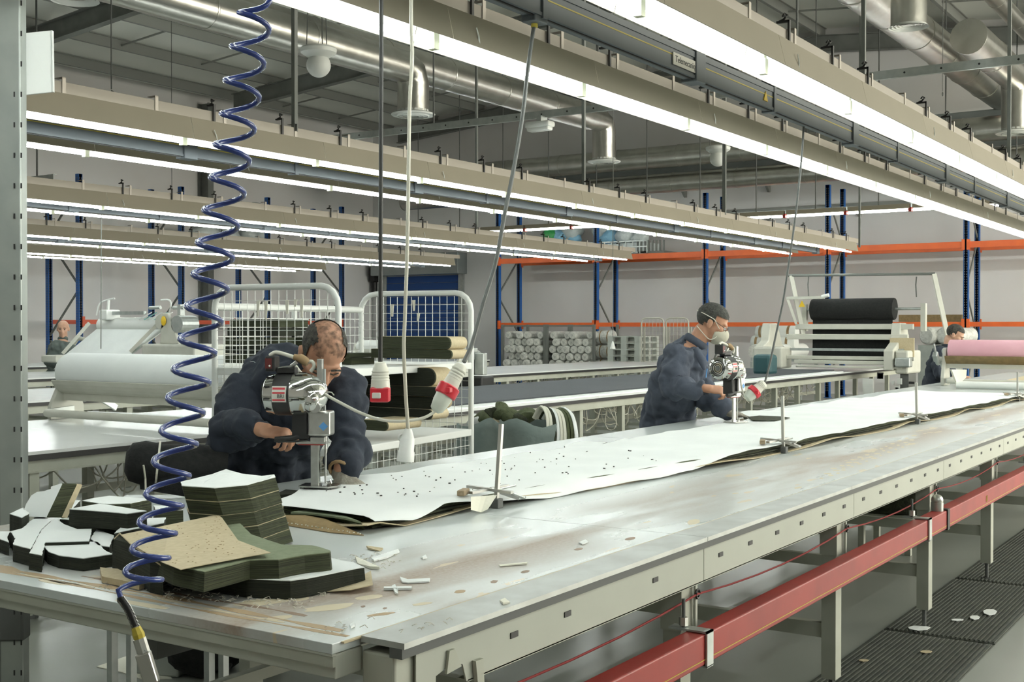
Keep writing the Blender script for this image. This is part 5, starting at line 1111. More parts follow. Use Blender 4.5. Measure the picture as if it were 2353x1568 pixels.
# ------------------------------------------------------------ hanging power cables
def plug(a, b, label, red=True, name='power_connector', w=1.0):
    a, b = Vector(a), Vector(b); d = (b-a).normalized(); L = (b-a).length; o = thing(name, label, 'connector', a)
    MB().lathe([(.010*w,0),(.020*w,L*.02),(.024*w,L*.06),(.025*w,L*.2),(.030*w,L*.45)], a, tuple(d), 20).build('gland', 'white_plastic', o, 40)
    for t in (.1,.16,.22,.28): MB().lathe([(.0262*w,0),(.028*w,L*.02),(.0265*w,L*.04)], a+d*L*t, tuple(d), 20, False).build('grip_rib', 'white_plastic', o, 50)
    MB().lathe([(.036*w,L*.45),(.040*w,L*.47),(.040*w,L*.64),(.036*w,L*.66)], a, tuple(d), 20).build('collar', 'red_plastic', o, 40)
    s = d.orthogonal().normalized(); MB().box(a+d*L*.56+s*.042*w, (.02,.02,.02)).build('latch', 'red_plastic', o, bevel=.003)
    MB().lathe([(.032*w,L*.66),(.030*w,L*.8),(.024*w,L*.95),(.012*w,L)], a, tuple(d), 20).build('plug_body', 'clear_plastic', o, 40)
    return o
# 1: free black cable with a red socket
ya = 2.68
p0, p1 = at(876,-60,Y=ya), at(874,832,Y=ya)
c1_ = thing('power_cable', 'straight black cable hanging before the trolley', 'cable', p1)
MB().tube([(p0.x, ya, 2.86), (p0.x, ya, 2.5), p1.lerp(p0,.4), p1], .0075, 8).build('sheath', 'cable_black', c1_, 60)
s1 = thing('power_socket', 'hanging cream and red socket before the trolley shelf', 'connector', at(875,920,Y=ya)); Ls = at(875,832,Y=ya).z-at(875,922,Y=ya).z
MB().lathe([(.012,0),(.020,-.004),(.022,-.012),(.026,-.02),(.032,-.065),(.034,-.09)], p1, (0,0,1), 20).build('gland', 'white_plastic', s1, 40)
for t in (.03,.04,.05,.06): MB().lathe([(.0275+t*.06,0),(.029+t*.06,-.003),(.0275+t*.06,-.006)], p1+Vector((0,0,-t)), (0,0,1), 20, False).build('grip_rib', 'white_plastic', s1, 50)
MB().box(p1+Vector((0,0,-.113)), (.066,.066,.052), Matrix.Rotation(YAW-R(90),3,'Z')).build('socket_head', 'red_plastic', s1, bevel=.006)
MB().box(p1+Vector((0,0,-.115))-_f0*.036+_rt*-.01, (.03,.008,.02), Matrix.Rotation(YAW-R(90),3,'Z')).build('latch', 'sticker_white', s1, bevel=.003)
# 2: pale cable with white plug
P2 = [at(u, v, Y=2.70) for u, v in ((942,-40),(945,60),(947,130),(941,250),(938,450),(935,600),(930,740),(928,800),(932,900),(938,992))]
P2[0].z = 2.86; P2[0].x = P2[1].x
c2_ = thing('power_cable', 'pale cable hanging with a white plug at its end', 'cable', P2[-1]); MB().tube(catmull(P2, 4), .0068, 8).build('sheath', 'cable_clear', c2_, 60)
s2 = thing('white_plug', 'white plug with a ring hanging below the trolley shelf', 'connector', at(940,1058,Y=2.7)); p = P2[-1]
MB().lathe([(.012,.01),(.016,0),(.024,-.022),(.027,-.026),(.028,-.07),(.031,-.074),(.032,-.108)], p, (.06,-.08,1), 18).build('plug_body', 'white_gloss', s2, 40)
MB().tube([p-_rt*.022+Vector((_rt.x*.012*math.cos(a*.8), _rt.y*.012*math.cos(a*.8), -.022+.012*math.sin(a*.8))) for a in range(9)], .005, 6).build('ring', 'white_gloss', s2, 60)
# 3: thick grey cable to the near cutting machine
P3 = [(1228,52,4.96),(1214,150,4.93),(1200,270,4.88),(1180,390,4.82),(1160,490,4.76),(1140,600,4.7),(1110,700,4.62),(1085,790,4.55),(1066,832,4.5)]
P3 = [at(u, v, D=d) for u, v, d in P3]
c3_ = thing('power_cable', 'thick grey cable swinging from the busbar to the near connector', 'cable', P3[-1]); MB().tube(catmull(P3, 5), .0085, 8).build('sheath', 'cable_grey', c3_, 60)
d0 = P3[0]; tb_ = thing('tap_off_box', 'tap-off box on the busbar above the thick grey cable', 'busbar box', d0)
MB().box(d0+Vector((0,0,.03)), (.10,.07,.07)).build('box', 'bus_grey', tb_, bevel=.006); MB().cyl(d0+Vector((0,0,-.02)), d0+Vector((0,0,0)), .014, 10).build('gland', 'bus_yellow', tb_)
plug(at(1062,838,D=4.48), at(1000,947,D=4.44), 'white and red connector on the thick grey cable', w=1.05)
P4 = [(1002,944,4.44),(975,960,4.43),(930,968,4.42),(880,966,4.43),(830,950,4.45),(780,925,4.5),(745,905,4.54),(715,880,4.58),(692,858,4.62),(680,842,4.66)]
c4_ = thing('machine_lead', 'pale lead sagging from the connector to the near cutting machine', 'cable', at(880,966,D=4.43)); MB().tube(catmull([at(u,v,D=d) for u,v,d in P4], 5), .006, 8).build('sheath', 'cable_white', c4_, 60)
# 4: cable to the far cutting machine
P5 = [at(u, v, D=d) for u, v, d in ((1848,262,7.66),(1843,350,7.66),(1830,480,7.64),(1815,590,7.62),(1800,690,7.6),(1785,760,7.58),(1768,840,7.55),(1756,884,7.52))]
c5_ = thing('power_cable', 'thin grey cable hanging beside the masked worker', 'cable', P5[-1]); MB().tube(catmull(P5, 5), .007, 8).build('sheath', 'cable_grey', c5_, 60)
tb2 = thing('tap_off_box', 'tap-off box on the busbar above the thin grey cable', 'busbar box', P5[0]); MB().box(P5[0]+Vector((0,0,.02)), (.10,.07,.10)).build('box', 'bus_grey', tb2, bevel=.006); MB().cyl(P5[0]+Vector((0,0,-.05)), P5[0], .012, 8).build('gland', 'black', tb2)
plug(at(1757,880,D=7.52), at(1714,917,D=7.5), 'white and red connector beside the far cutting machine', w=1.15)
P6 = [(1714,917,7.5),(1704,890,7.55),(1700,850,7.6),(1696,820,7.65),(1686,800,7.68),(1672,795,7.7)]
MB().tube(catmull([at(u,v,D=d) for u,v,d in P6], 5), .006, 8).build('machine_lead', 'cable_white', label='pale lead rising from the connector to the far cutting machine', cat='cable', smooth=60)
for (u, v0, v1, D, lb) in ((233,400,802,12.5,'thin dark cord hanging before the far white machine'),(1409,560,802,19,'thin pull cord with a white handle before the pallets')):
    a, b = at(u, v0, D=D), at(u-1, v1, D=D); o = thing('pull_cord', lb, 'cord', b); MB().tube([Vector((a.x,a.y,2.95 if D < 15 else zroof(a.y)-.2)), b], .0055, 5).build('cord', 'steel_dark', o)
    if D > 15: MB().lathe([(.01,.12),(.04,.02),(.045,0)], b, (0,0,1), 10).build('handle', 'white_gloss', o)
    else: MB().box((a.x,a.y,2.96), (.12,.1,.05)).build('cord_box', 'bus_grey', o)
# ------------------------------------------------------------ floor things: ribbed mats, scraps, bags
for i, (a, b) in enumerate(((3.0,6.17),(6.2,7.67),(7.7,10.6))):
    o = thing('floor_mat', ['ribbed dark rubber mat nearest the camera under the table front','ribbed dark rubber mat between two table legs','farthest ribbed dark rubber mat along the table'][i], 'mat', ((a+b)/2, 1.53, 0), 'ribbed floor mats')
    MB().bx(a, b, 1.26, 1.80, .001, .006).build('mat_sheet', 'mat_rubber', o)
    m = MB()
    for k in range(24): y = 1.265+.0222*k; m.bx(a+.01, b-.01, y, y+.009, .006, .012)
    m.build('ribs', 'mat_rubber', o, kind='stuff')
for i, (u, v, w, h, lb) in enumerate(((2112,1442,26,7,'white leaf shaped scrap by the table foot'),(2275,1405,16,9,'white hooked scrap on the ribbed mat'),(2200,1424,14,3,'thin white scrap on the ribbed mat'),(2240,1418,12,6,'small white scrap cluster on the ribbed mat'),(2128,1497,14,4,'tan scrap on the nearest ribbed mat'),(1985,1517,12,3,'yellowish scrap on the nearest ribbed mat'))):
    P_ = [at(u+w*math.cos(t), v+h*math.sin(t)*(1 if t < 3 else .6), z=.016) for t in (0,.8,1.7,2.6,3.3,4.2,5.2)]
    MB().prism([p-Vector((0,0,.003)) for p in P_], P_).build('floor_scrap', 'paper' if i < 4 else 'kraft', label=lb, cat='scrap')
fp = [at(u, v, z=.004) for u, v in ((222,1532),(300,1505),(370,1510),(395,1560),(330,1562),(280,1545))]; MB().prism([p-Vector((0,0,.003)) for p in fp], fp).build('floor_paper', 'paper_edge', label='cream paper sheet lying on the floor below the blow gun', cat='paper')
a, b = at(345,1548,z=.0), at(425,1560,z=0); o = thing('floor_box', 'grey box on the floor under the near table end', 'box', a); c = at(385,1560,z=0); MB().box((c.x+.1,c.y+.1,.14), (.22,.22,.28), Matrix.Rotation(.3,3,'Z')).build('carton', 'galv_post', o, bevel=.01); MB().box((c.x+.1,c.y+.1,.283), (.23,.23,.012), Matrix.Rotation(.3,3,'Z')).build('carton_lid', 'galv_post', o)
c = at(480,1570,z=0); m = MB(); m.sphere((c.x+.1,c.y+.12,.12), (.17,.15,.13), 18, 12); m.v = [(x+.02*math.sin(y*23+z*31), y+.02*math.sin(x*27), max(0,z+.015*math.sin(x*29))) for x, y, z in m.v]; m.build('black_bag', 'black_cloth', label='black bag on the floor beside the grey box', cat='bag', smooth=70)
c = at(2050,1262,z=.0); m = MB(); m.lathe([(.20,.25),(.26,.30),(.30,.55),(.28,.72),(.2,.74)], (c.x, c.y, 0), (0,0,1), 20); m.v = [(x+.02*math.sin(y*13+z*9), y+.02*math.sin(x*11), z) for x, y, z in m.v]
o = thing('bin_on_stand', 'dark olive bin on a low stand seen under the table', 'bin', (c.x, c.y, 0)); m.build('bin', 'olive_dark', o, 60); MB().bx(c.x-.22,c.x+.22,c.y-.2,c.y+.2,.22,.27).build('stand_top', 'grey_leg', o)
for s in (-1,1):
    for t in (-1,1): MB().bx(c.x+.18*s-.02,c.x+.18*s+.02,c.y+.16*t-.02,c.y+.16*t+.02,0,.22).build('stand_leg', 'grey_leg', o)
# small offcuts lying along the rear table edge
for i, (u0, u1, v0, v1, z, lb) in enumerate(((1296,1395,1014,1034,.935,'black cut block with white paper top behind the lay'),(1415,1472,1008,1018,.925,'smaller black cut block behind the lay'),(1620,1660,985,994,.925,'thin dark offcut beside the far cutting machine'),(690,745,1112,1128,.93,'dark offcut lying by the near blade'),(640,690,1125,1140,.92,'olive offcut at the rear edge by the tall stack'))):
    P_ = [at(u0,(v0+v1)/2,z=z), at((u0+u1)/2-8,v0,z=z), at(u1,v0+3,z=z), at((u0+u1)/2+10,v1-4,z=z), at(u0+4,v1-3,z=z)]
    o = thing('offcut', lb, 'offcut', P_[0]); MB().prism([Vector((p.x,p.y,.902)) for p in P_], P_).build('cloth_plies', 'ply_dark', o)
    if i < 2: MB().prism(P_, [p+Vector((0,0,.001)) for p in P_]).build('top_paper', 'paper', o)
# ------------------------------------------------------------ straight knife cutting machine (built at the origin, blade on z)
mat('red_dark', (.10,.012,.012), .5)
def knife(label, loc, rz):
    k = thing('cutting_machine', label, 'cutting machine', (0,0,0), 'straight knife cutting machines')
    m = MB(); m.ext([(-.07,-.045),(.05,-.06),(.075,-.03),(.075,.03),(.05,.06),(-.07,.045)], .004, .010); m.build('base_plate', 'steel_bright', k)
    for x in (-.05,.05):
        for y in (-.035,.035): MB().cyl((x,y-.004,.004),(x,y+.004,.004),.004,8).build('roller', 'black', k)
    MB().bx(-.034,-.004,-.006,.006,.008,.19).build('standard', 'alu', k, bevel=.001); MB().bx(-.003,.001,-.0012,.0012,.01,.19).build('blade', 'chrome', k)
    MB().cyl((.022,0,.02),(.022,0,.20),.0042,8).build('presser_rod', 'steel_bright', k, 40); MB().tube([(.022,0,.02),(.03,0,.012),(.045,.0,.016),(.04,0,.03)], .003, 6).build('presser_foot', 'steel_bright', k, 60)
    MB().bx(-.088,.03,-.02,.02,.166,.176).build('stop_plate', 'alu', k, bevel=.001); MB().bx(-.078,.016,-.018,.018,.161,.166).build('red_gasket', 'red_paint', k)
    MB().bx(-.03,.025,-.026,.026,.172,.192).build('guide_block', 'alu', k, bevel=.002)
    MB().bx(-.10,-.034,-.034,.034,.185,.295).build('crank_housing', 'black', k, bevel=.006); MB().bx(-.036,.050,-.042,.036,.198,.292).build('gear_housing', 'alu', k, bevel=.008)
    MB().bx(-.052,-.038,-.045,-.034,.205,.285).build('belt_slot', 'black', k)
    st = MB(); st.exty([(.008,.235),(.026,.252),(.044,.235),(.026,.218)], -.0432, -.0422); st.build('blue_sticker', 'sticker_blue', k)
    zc = .352
    MB().lathe([(.03,-.215),(.055,-.212),(.070,-.200),(.078,-.165)], (0,0,zc), (1,0,0), 36).build('end_cap', 'chrome', k, 35)
    for r in (.022,.034,.046): MB().lathe([(r,-.2165),(r+.005,-.2165)], (0,0,zc), (1,0,0), 28, False).build('vent_ring', 'black', k)
    MB().lathe([(.0002,-.218),(.016,-.218),(.02,-.213)], (0,0,zc), (1,0,0), 18, False).build('cap_hub', 'grey_dark', k)
    MB().lathe([(.079,-.165),(.080,-.16),(.080,-.105),(.079,-.10)], (0,0,zc), (1,0,0), 36).build('motor_body', 'black', k, 35)
    MB().lathe([(.080,-.10),(.084,-.095),(.084,-.045),(.076,-.02),(.062,.005),(.045,.02),(.02,.03)], (0,0,zc), (1,0,0), 36).build('gear_cover', 'chrome', k, 35)
    for a in range(10):
        t = R(a*36+10); MB().box((-.185, math.cos(t)*.0755, zc+math.sin(t)*.0755), (.022,.006,.006)).build('vent_slot', 'black', k)
        MB().box((-.07, math.cos(t)*.0835, zc+math.sin(t)*.0835), (.03,.005,.005), Matrix.Rotation(t,3,'X')).build('cover_slot', 'black', k)
    def plate(r, x0, x1, a0, a1, name, mt):
        m = MB(); m.grid(2, 9, lambda u, v: (x0+(x1-x0)*u, -r*math.cos(R(a0+(a1-a0)*v)), zc+r*math.sin(R(a0+(a1-a0)*v)))); return m.build(name, mt, k)
    plate(.0806, -.163, -.107, -18, 26, 'rating_plate', 'sticker_white')
    for a0, a1 in ((16,22),(5,9),(-14,-10)): plate(.0809, -.160, -.112, a0, a1, 'red_stripe', 'red_plastic')
    text('BRI', .020, 'lettering', 'grey_dark', k, Matrix.Translation((-.128, -.0815, zc-.003)) @ FRONT)
    MB().sphere((-.02,-.05,zc-.02), (.035,.03,.045), 18, 12).build('gear_bulge', 'chrome', k, 60); MB().cyl((.0,-.065,zc-.045),(.0,-.045,zc-.045),.02,14).build('oil_cap', 'alu', k, 40)
    MB().bx(-.008,.013,-.012,.012,.285,.488).build('column_tube', 'alu', k, bevel=.002); MB().bx(.013,.022,-.008,.008,.285,.45).build('rack_bar', 'galv', k)
    MB().tube([(.02,-.01,.365),(.05,-.012,.362),(.06,-.012,.350)], .0025, 6).build('catch_wire', 'steel_bright', k)
    MB().bx(-.205,-.165,-.03,.03,.44,.50).build('switch_box', 'black', k, bevel=.006); MB().bx(-.204,-.178,-.0312,-.030,.452,.490).build('switch_label', 'red_dark', k); MB().sphere((-.186,-.032,.462),.004,8,6).build('switch_lamp', 'white_gloss', k)
    MB().bx(-.165,-.09,-.02,.02,.432,.456).build('terminal_box', 'black', k, bevel=.004); MB().tube([(-.155,-.022,.455),(-.10,-.022,.462)], .003, 6).build('clamp_screw', 'steel_bright', k)
    MB().tube([(-.12,0,.43),(-.11,0,.46),(-.09,0,.475)], .008, 8).build('hook', 'alu', k)
    MB().tube(catmull([(-.195,0,.50),(-.17,0,.512),(-.12,0,.50),(-.08,0,.486)], 5), .008, 8).build('cord_loop', 'cable_white', k, 60); MB().tube(catmull([(-.10,.0,.495),(-.07,0,.488),(-.045,0,.470)], 4), [.012]*3+[.017]*4+[.015]*2, 10).build('cloth_wrap', 'tape_brown', k, 60)
    MB().tube(catmull([(-.05,0,.475),(-.03,0,.478),(-.022,0,.46),(-.035,0,.44)], 4), .007, 8).build('cord_loop', 'cable_white', k, 60)
    MB().tube([(-.06,-.02,.20),(-.10,-.03,.188),(-.15,-.035,.182),(-.165,-.036,.184)], [.011,.012,.013,.010], 10).build('handle', 'black', k, 60); MB().tube([(-.04,-.02,.182),(-.09,-.035,.176),(-.12,-.04,.176)], .004, 6).build('lever', 'black', k)
    k.location = loc; k.rotation_euler = (0,0,rz); return k
m1 = at(735, 1120, z=.951); RT_ANG = math.atan2(_rt.y, _rt.x)
knife('chrome straight knife cutting machine held by the bending worker', m1, RT_ANG-.12)
m2 = at(1690, 972, z=.951)
knife('chrome straight knife cutting machine held by the masked worker', m2, RT_ANG+.85)

# ------------------------------------------------------------ people
for nm, sz in (('folds', .16), ('folds_far', .22), ('creases', .05)):
    t = bpy.data.textures.new(nm, 'CLOUDS' if nm == 'creases' else 'MARBLE'); t.noise_scale = sz; t.noise_depth = 2
    if nm != 'creases': t.turbulence = 9; t.marble_type = 'SOFT'
def cap(m, a, b, ra, rb=None, n=14):
    rb = ra if rb is None else rb; a, b = Vector(a), Vector(b); m.tube([a, a.lerp(b,.5), b], [ra, (ra+rb)/2, rb], n); m.sphere(a, ra, n, 8); m.sphere(b, rb, n, 8)
def soft(o, vox, it=3, disp=0, tex='folds'):
    md = o.modifiers.new('r', 'REMESH'); md.mode = 'VOXEL'; md.voxel_size = vox; md.use_smooth_shade = True
    s = o.modifiers.new('s', 'SMOOTH'); s.factor = .5; s.iterations = it
    if disp:
        for tx_, k in ((tex, 1), ('creases', .5)): d = o.modifiers.new('w', 'DISPLACE'); d.texture = bpy.data.textures[tx_]; d.texture_coords = 'LOCAL'; d.strength = disp*k; d.mid_level = .36
        s = o.modifiers.new('s2', 'SMOOTH'); s.factor = .5; s.iterations = 1
    return o
def frame(p, fwd, up):
    f = Vector(fwd).normalized(); l = Vector(up).cross(f).normalized(); u = f.cross(l)
    return Matrix(((f.x,l.x,u.x,p[0]),(f.y,l.y,u.y,p[1]),(f.z,l.z,u.z,p[2]),(0,0,0,1)))
def head_into(m, H, s=1.0):
    def S_(c, r): m.sphere(H @ (Vector(c)*s), [q*s for q in r], 22, 16, (H.to_3x3()))
    S_((-.008,0,.035),(.097,.077,.084)); S_((.03,0,-.028),(.066,.060,.086)); S_((.036,0,-.082),(.048,.050,.036)); S_((.078,0,-.104),(.018,.022,.016))
    S_((.080,0,.020),(.018,.050,.011)); S_((.060,.042,-.022),(.030,.022,.022)); S_((.060,-.042,-.022),(.030,.022,.022)); S_((.094,0,-.062),(.010,.024,.007)); S_((.092,0,-.074),(.010,.020,.007))
    for y in (-.079,.079): S_((-.006,y,-.012),(.020,.008,.032)); S_((-.012,y*1.06,.004),(.014,.006,.014))
    for a, b, ra, rb in (((.090,0,.010),(.115,0,-.036),.010,.015),((.10,.012,-.040),(.10,-.012,-.040),.009,.009)):
        cap(m, H @ (Vector(a)*s), H @ (Vector(b)*s), ra*s, rb*s, 10)
def shell(H, s, keep, grow=.004, c=(-.008,0,.035), r=(.097,.077,.084), nu=56, nv=40, jit=.0012):
    m = MB(); rr = [q+grow for q in r]; vs = {}; q = random.Random(4)
    m.sphere((0,0,0), rr, nu, nv); F = []
    for f in m.f:
        cc = sum((Vector(m.v[i]) for i in f), Vector())/len(f) + Vector(c)
        if keep(cc): F.append(f)
    used = sorted({i for f in F for i in f}); mp = {i: n for n, i in enumerate(used)}
    o = MB(); o.v = [tuple(H @ ((Vector(m.v[i])*(1+q.uniform(-jit,jit)*10) + Vector(c))*s)) for i in used]; o.f = [tuple(mp[i] for i in f) for f in F]; return o
def hand(m, W, curl, side=1, s=1.0, spread=.0):
    # W: frame at wrist, x to fingers, y to thumb side (times side), z = back of hand
    def T(p): return W @ (Vector(p)*s)
    def E(c, r): m.sphere(T(c), [q*s for q in r], 14, 10, W.to_3x3())
    E((.05,0,0),(.055,.040,.017)); E((.03,.012*side,-.006),(.04,.026,.018)); E((.075,0,.002),(.028,.042,.015)); cap(m, T((-.012,0,0)), T((.02,0,0)), .025*s, .026*s, 12)
    for i, (y, L, r) in enumerate(((.031,.070,.0092),(.011,.080,.0095),(-.010,.074,.0090),(-.030,.058,.0080))):
        p = Vector((.088-.004*abs(i-1), y*side, .002)); a = 0; c = curl[i]; dy = spread*(1.5-i)*side
        for j, f in enumerate((.45,.32,.23)):
            a += c*(.9,1.1,.8)[j]; q = p + Vector((math.cos(a)*L*f, dy*L*f, -math.sin(a)*L*f)); cap(m, T(p), T(q), r*(1-.08*j)*s, r*(1-.08*(j+1))*s, 10); p = q
    p = Vector((.022,.030*side,-.006)); d = Vector((.62,.62*side,-.42)).normalized()
    for j, L in enumerate((.040,.034,.026)):
        q = p + d*L; cap(m, T(p), T(q), (.0125-.0012*j)*s, (.0115-.0012*j)*s, 10); p = q; d = (d + Vector((.35,-.30*side,-.10))*curl[4]).normalized()
def person(label, J, H, hs, cloth, skin, vox, coat=.0, group=None, tex='folds'):
    base = J['pelvis']; o = thing('person', label, 'person', (base.x, base.y, 0), group)
    sh = (J['shR']-J['shL']).normalized(); up = Vector((0,0,1))
    body = MB(); head_into(body, H, hs)
    cap(body, H @ (Vector((-.030,0,-.07))*hs), J['neck']-Vector((0,0,.02)), .056*hs, .062*hs)
    spine = [J['pelvis'], J['waist'], J['chest'], J['neck']]; body.tube(catmull(spine, 4), [.10]*4+[.10]*4+[.105]*3+[.085,.06], 18, squash=(sh,1.35))
    for sd in 'RL':
        cap(body, J['sh'+sd], J['el'+sd], .042, .036); cap(body, J['el'+sd], J['wr'+sd], .036, .028); cap(body, J['chest'].lerp(J['neck'],.6), J['sh'+sd], .05, .045)
        hp = J['pelvis'] + sh*(.09 if sd == 'R' else -.09); kn = J['knee'] + sh*(.10 if sd == 'R' else -.10); an = J['ankle'] + sh*(.10 if sd == 'R' else -.10)
        cap(body, hp, kn, .075, .052); cap(body, kn, an, .052, .038)
    b = soft(body.build('body', skin, o), vox*.65, 2)
    jk = MB(); jk.tube(catmull(spine, 4), [.165,.165,.162,.158,.155,.156,.158,.16,.16,.158,.14,.115,.085], 22, squash=(sh,1.38))
    for sd in 'RL':
        e = J['chest'].lerp(J['neck'],.62); cap(jk, e, J['sh'+sd], .085, .078); jk.tube(catmull([J['sh'+sd], J['sh'+sd].lerp(J['el'+sd],.5), J['el'+sd], J['el'+sd].lerp(J['wr'+sd],.5), J['wr'+sd]], 3), [.080,.078,.076,.073,.070,.069,.070,.067,.063,.060,.057,.054,.053], 16)
        jk.sphere(J['sh'+sd], .082, 14, 10); jk.sphere(J['el'+sd], .069, 14, 10)
    if coat:
        dn = J['pelvis']+Vector((0,0,-coat)); jk.tube([J['waist'], J['pelvis'], J['pelvis'].lerp(dn,.5), dn], [.155,.172,.185,.195], 22, squash=(sh,1.38))
    jo = soft(jk.build('jacket', cloth, o), vox, 3, (.042 if vox < .013 else .045), tex)
    tr_ = MB()
    for s_ in (1,-1):
        hp = J['pelvis']+sh*.085*s_; kn = J['knee']+sh*.10*s_; an = J['ankle']+sh*.10*s_; cap(tr_, hp, kn, .10, .075); cap(tr_, kn, an, .075, .062)
    tr_.sphere(J['pelvis'], (.14,.14,.12), 16, 10); soft(tr_.build('trousers', 'trousers', o), .02, 3, .02)
    fw_ = up.cross(sh)*-1
    for s_ in (1,-1):
        an = J['ankle']+sh*.10*s_; shm = MB(); shm.sphere((an.x+fw_.x*.06, an.y+fw_.y*.06, .05), (.05,.05,.045), 14, 10); shm.sphere((an.x+fw_.x*.13, an.y+fw_.y*.13, .04), (.045,.045,.036), 14, 10); shm.sphere((an.x, an.y, .06), (.045,.045,.055), 14, 10)
        soft(shm.build('shoe', 'black', o), .012, 3)
    # collar
    cn = J['neck']; ax_ = ((H @ (Vector((-.03,0,-.07))*hs))-cn).normalized()
    MB().tube([cn + ax_*.03 + (Matrix.Rotation(R(a), 3, ax_) @ ax_.orthogonal().normalized())*(.068+.008*math.sin(R(a)*2)) for a in range(0, 345, 15)], .015, 8, squash=(ax_,1.8)).build('collar', cloth, o, 70)
    return o, b
def stand(J):
    p = J['pelvis']; J.setdefault('knee', Vector((p.x, p.y, .50))); J.setdefault('ankle', Vector((p.x, p.y, .09))); return J
# --- the bending cutter
J = stand({k: at(u, v, D=d) for k, (u, v, d) in dict(pelvis=(590,1105,5.30), waist=(610,1010,5.24), chest=(655,915,5.10), neck=(705,850,5.0), shR=(578,888,5.02), shL=(788,902,5.04), elR=(517,992,4.88), elL=(806,1022,4.88), wrR=(602,988,4.66), wrL=(782,1076,4.74)).items()})
J['ankle'] = Vector((J['pelvis'].x+.05, J['pelvis'].y+.12, .09)); J['knee'] = Vector((J['pelvis'].x+.03, J['pelvis'].y+.08, .5))
hf = (-_f0*math.cos(R(20))+_rt*math.sin(R(20)))*math.cos(R(46)) + Vector((0,0,-math.sin(R(46))))
H1 = frame(at(742, 812, D=4.88), hf, (0,0,1)) ; H1 = H1 @ Matrix.Rotation(R(-6), 4, 'X'); HS = 1.12
w1, b1 = person('worker in dark navy overall bending over the near cutting machine', J, H1, HS, 'navy', 'skin', .009)
def keep_bald(c):
    if c.z < -.03 or (c.x > .04 and c.z < .05): return False
    if c.x > .035: return False
    if abs(c.y) < .048 and c.z > .07 and c.x > -.07: return False
    return not (abs(c.y) < .07 and c.z < .0 and c.x > .0)
shell(H1, HS, keep_bald).build('hair', 'hair', w1, 80)
m_ = mat('hair_sparse', (.05,.045,.035), .9); nt_ = m_.node_tree; tn = nt_.nodes.new('ShaderNodeTexNoise'); tn.inputs['Scale'].default_value = 55; tn.inputs['Detail'].default_value = 8; tcn = nt_.nodes.new('ShaderNodeTexCoord'); nt_.links.new(tcn.outputs['Object'], tn.inputs[0])
rp_ = nt_.nodes.new('ShaderNodeValToRGB'); rp_.color_ramp.elements[0].position = .36; rp_.color_ramp.elements[1].position = .74; rp_.color_ramp.elements[1].color = (.7,.7,.7,1); nt_.links.new(tn.outputs['Fac'], rp_.inputs[0]); nt_.links.new(rp_.outputs[0], nt_.nodes['Principled BSDF'].inputs['Alpha'])
shell(H1, HS, lambda c: c.z > .052 and c.x < .078 and abs(c.y) < .060, .002).build('thin_hair', 'hair_sparse', w1, 80)
for y in (-.03,.03):
    MB().tube([H1 @ (Vector((.094,y*1.7,.014))*HS), H1 @ (Vector((.101,y,.021))*HS), H1 @ (Vector((.100,y*.4,.016))*HS)], .0042, 6).build('eyebrow', 'hair_dark', w1); MB().tube([H1 @ (Vector((.086,y*1.6,-.008))*HS), H1 @ (Vector((.094,y,-.012))*HS), H1 @ (Vector((.092,y*.5,-.008))*HS)], .0028, 6).build('eyelid', 'hair_dark', w1)
hm = MB(); hand(hm, frame(J['wrR'], _rt*.85-_f0*.45-Vector((0,0,.12)), -_f0*.25+Vector((0,0,1))), (.85,.9,.95,1.0,.8), 1, 1.15); soft(hm.build('hand', 'skin', w1), .0045, 2)
hm = MB(); hand(hm, frame(J['wrL']+Vector((0,0,-.03)), _rt*.62-_f0*.52-Vector((0,0,.42)), Vector((0,0,1))-_f0*.5), (-.08,-.10,-.08,-.05,.2), -1, 1.15, .22); soft(hm.build('glove', 'glove', w1), .005, 2)
wl_ = J['wrL']; dd = (J['wrL']-J['elL']).normalized(); MB().tube([wl_+dd*.012+(Matrix.Rotation(R(a),3,dd) @ dd.orthogonal().normalized())*.040 for a in range(0,360,24)], .007, 6, closed=True).build('watch_strap', 'tape_brown', w1, 60)
for k_, (u, v) in enumerate(((575,832),(640,930),(560,960))):
    p = at(u, v, D=4.86); MB().tube([p, p+_rt*.012+Vector((0,0,.003)), p+_rt*.02-Vector((0,0,.003))], .0009, 4).build('thread', 'paper', w1)
# --- the masked cutter
J = stand({k: at(u, v, D=d) for k, (u, v, d) in dict(pelvis=(1534,985,8.66), waist=(1541,928,8.58), chest=(1561,858,8.46), neck=(1593,794,8.36), shR=(1556,822,8.22), shL=(1596,826,8.56), elR=(1545,896,8.10), elL=(1618,908,8.46), wrR=(1622,893,7.92), wrL=(1672,948,8.20)).items()})
hf = (_rt*math.cos(R(12))-_f0*math.sin(R(12)))*math.cos(R(24)) + Vector((0,0,-math.sin(R(24))))
H2 = frame(at(1636, 742, D=8.34), hf, (0,0,1)); HS = 1.10
w2, b2 = person('worker in grey-blue coat and face mask at the far cutting machine', J, H2, HS, 'navy_grey', 'skin', .012, coat=.35)
shell(H2, HS, lambda c: (c.z > .058 and c.x < .085) or (c.x < .012 and c.z > -.012) or (c.x < -.045 and c.z > -.045), .007).build('hair', 'hair_dark', w2, 80)
m = shell(H2, HS*1.0, lambda c: c.z < -.004-.55*max(0,.115-c.x) and c.x > .045, .006, c=(.050,0,-.052), r=(.078,.058,.062)); m.build('face_mask', 'mask', w2, 70, thick=.002)
hh = lambda *p: H2 @ (Vector(p)*HS)
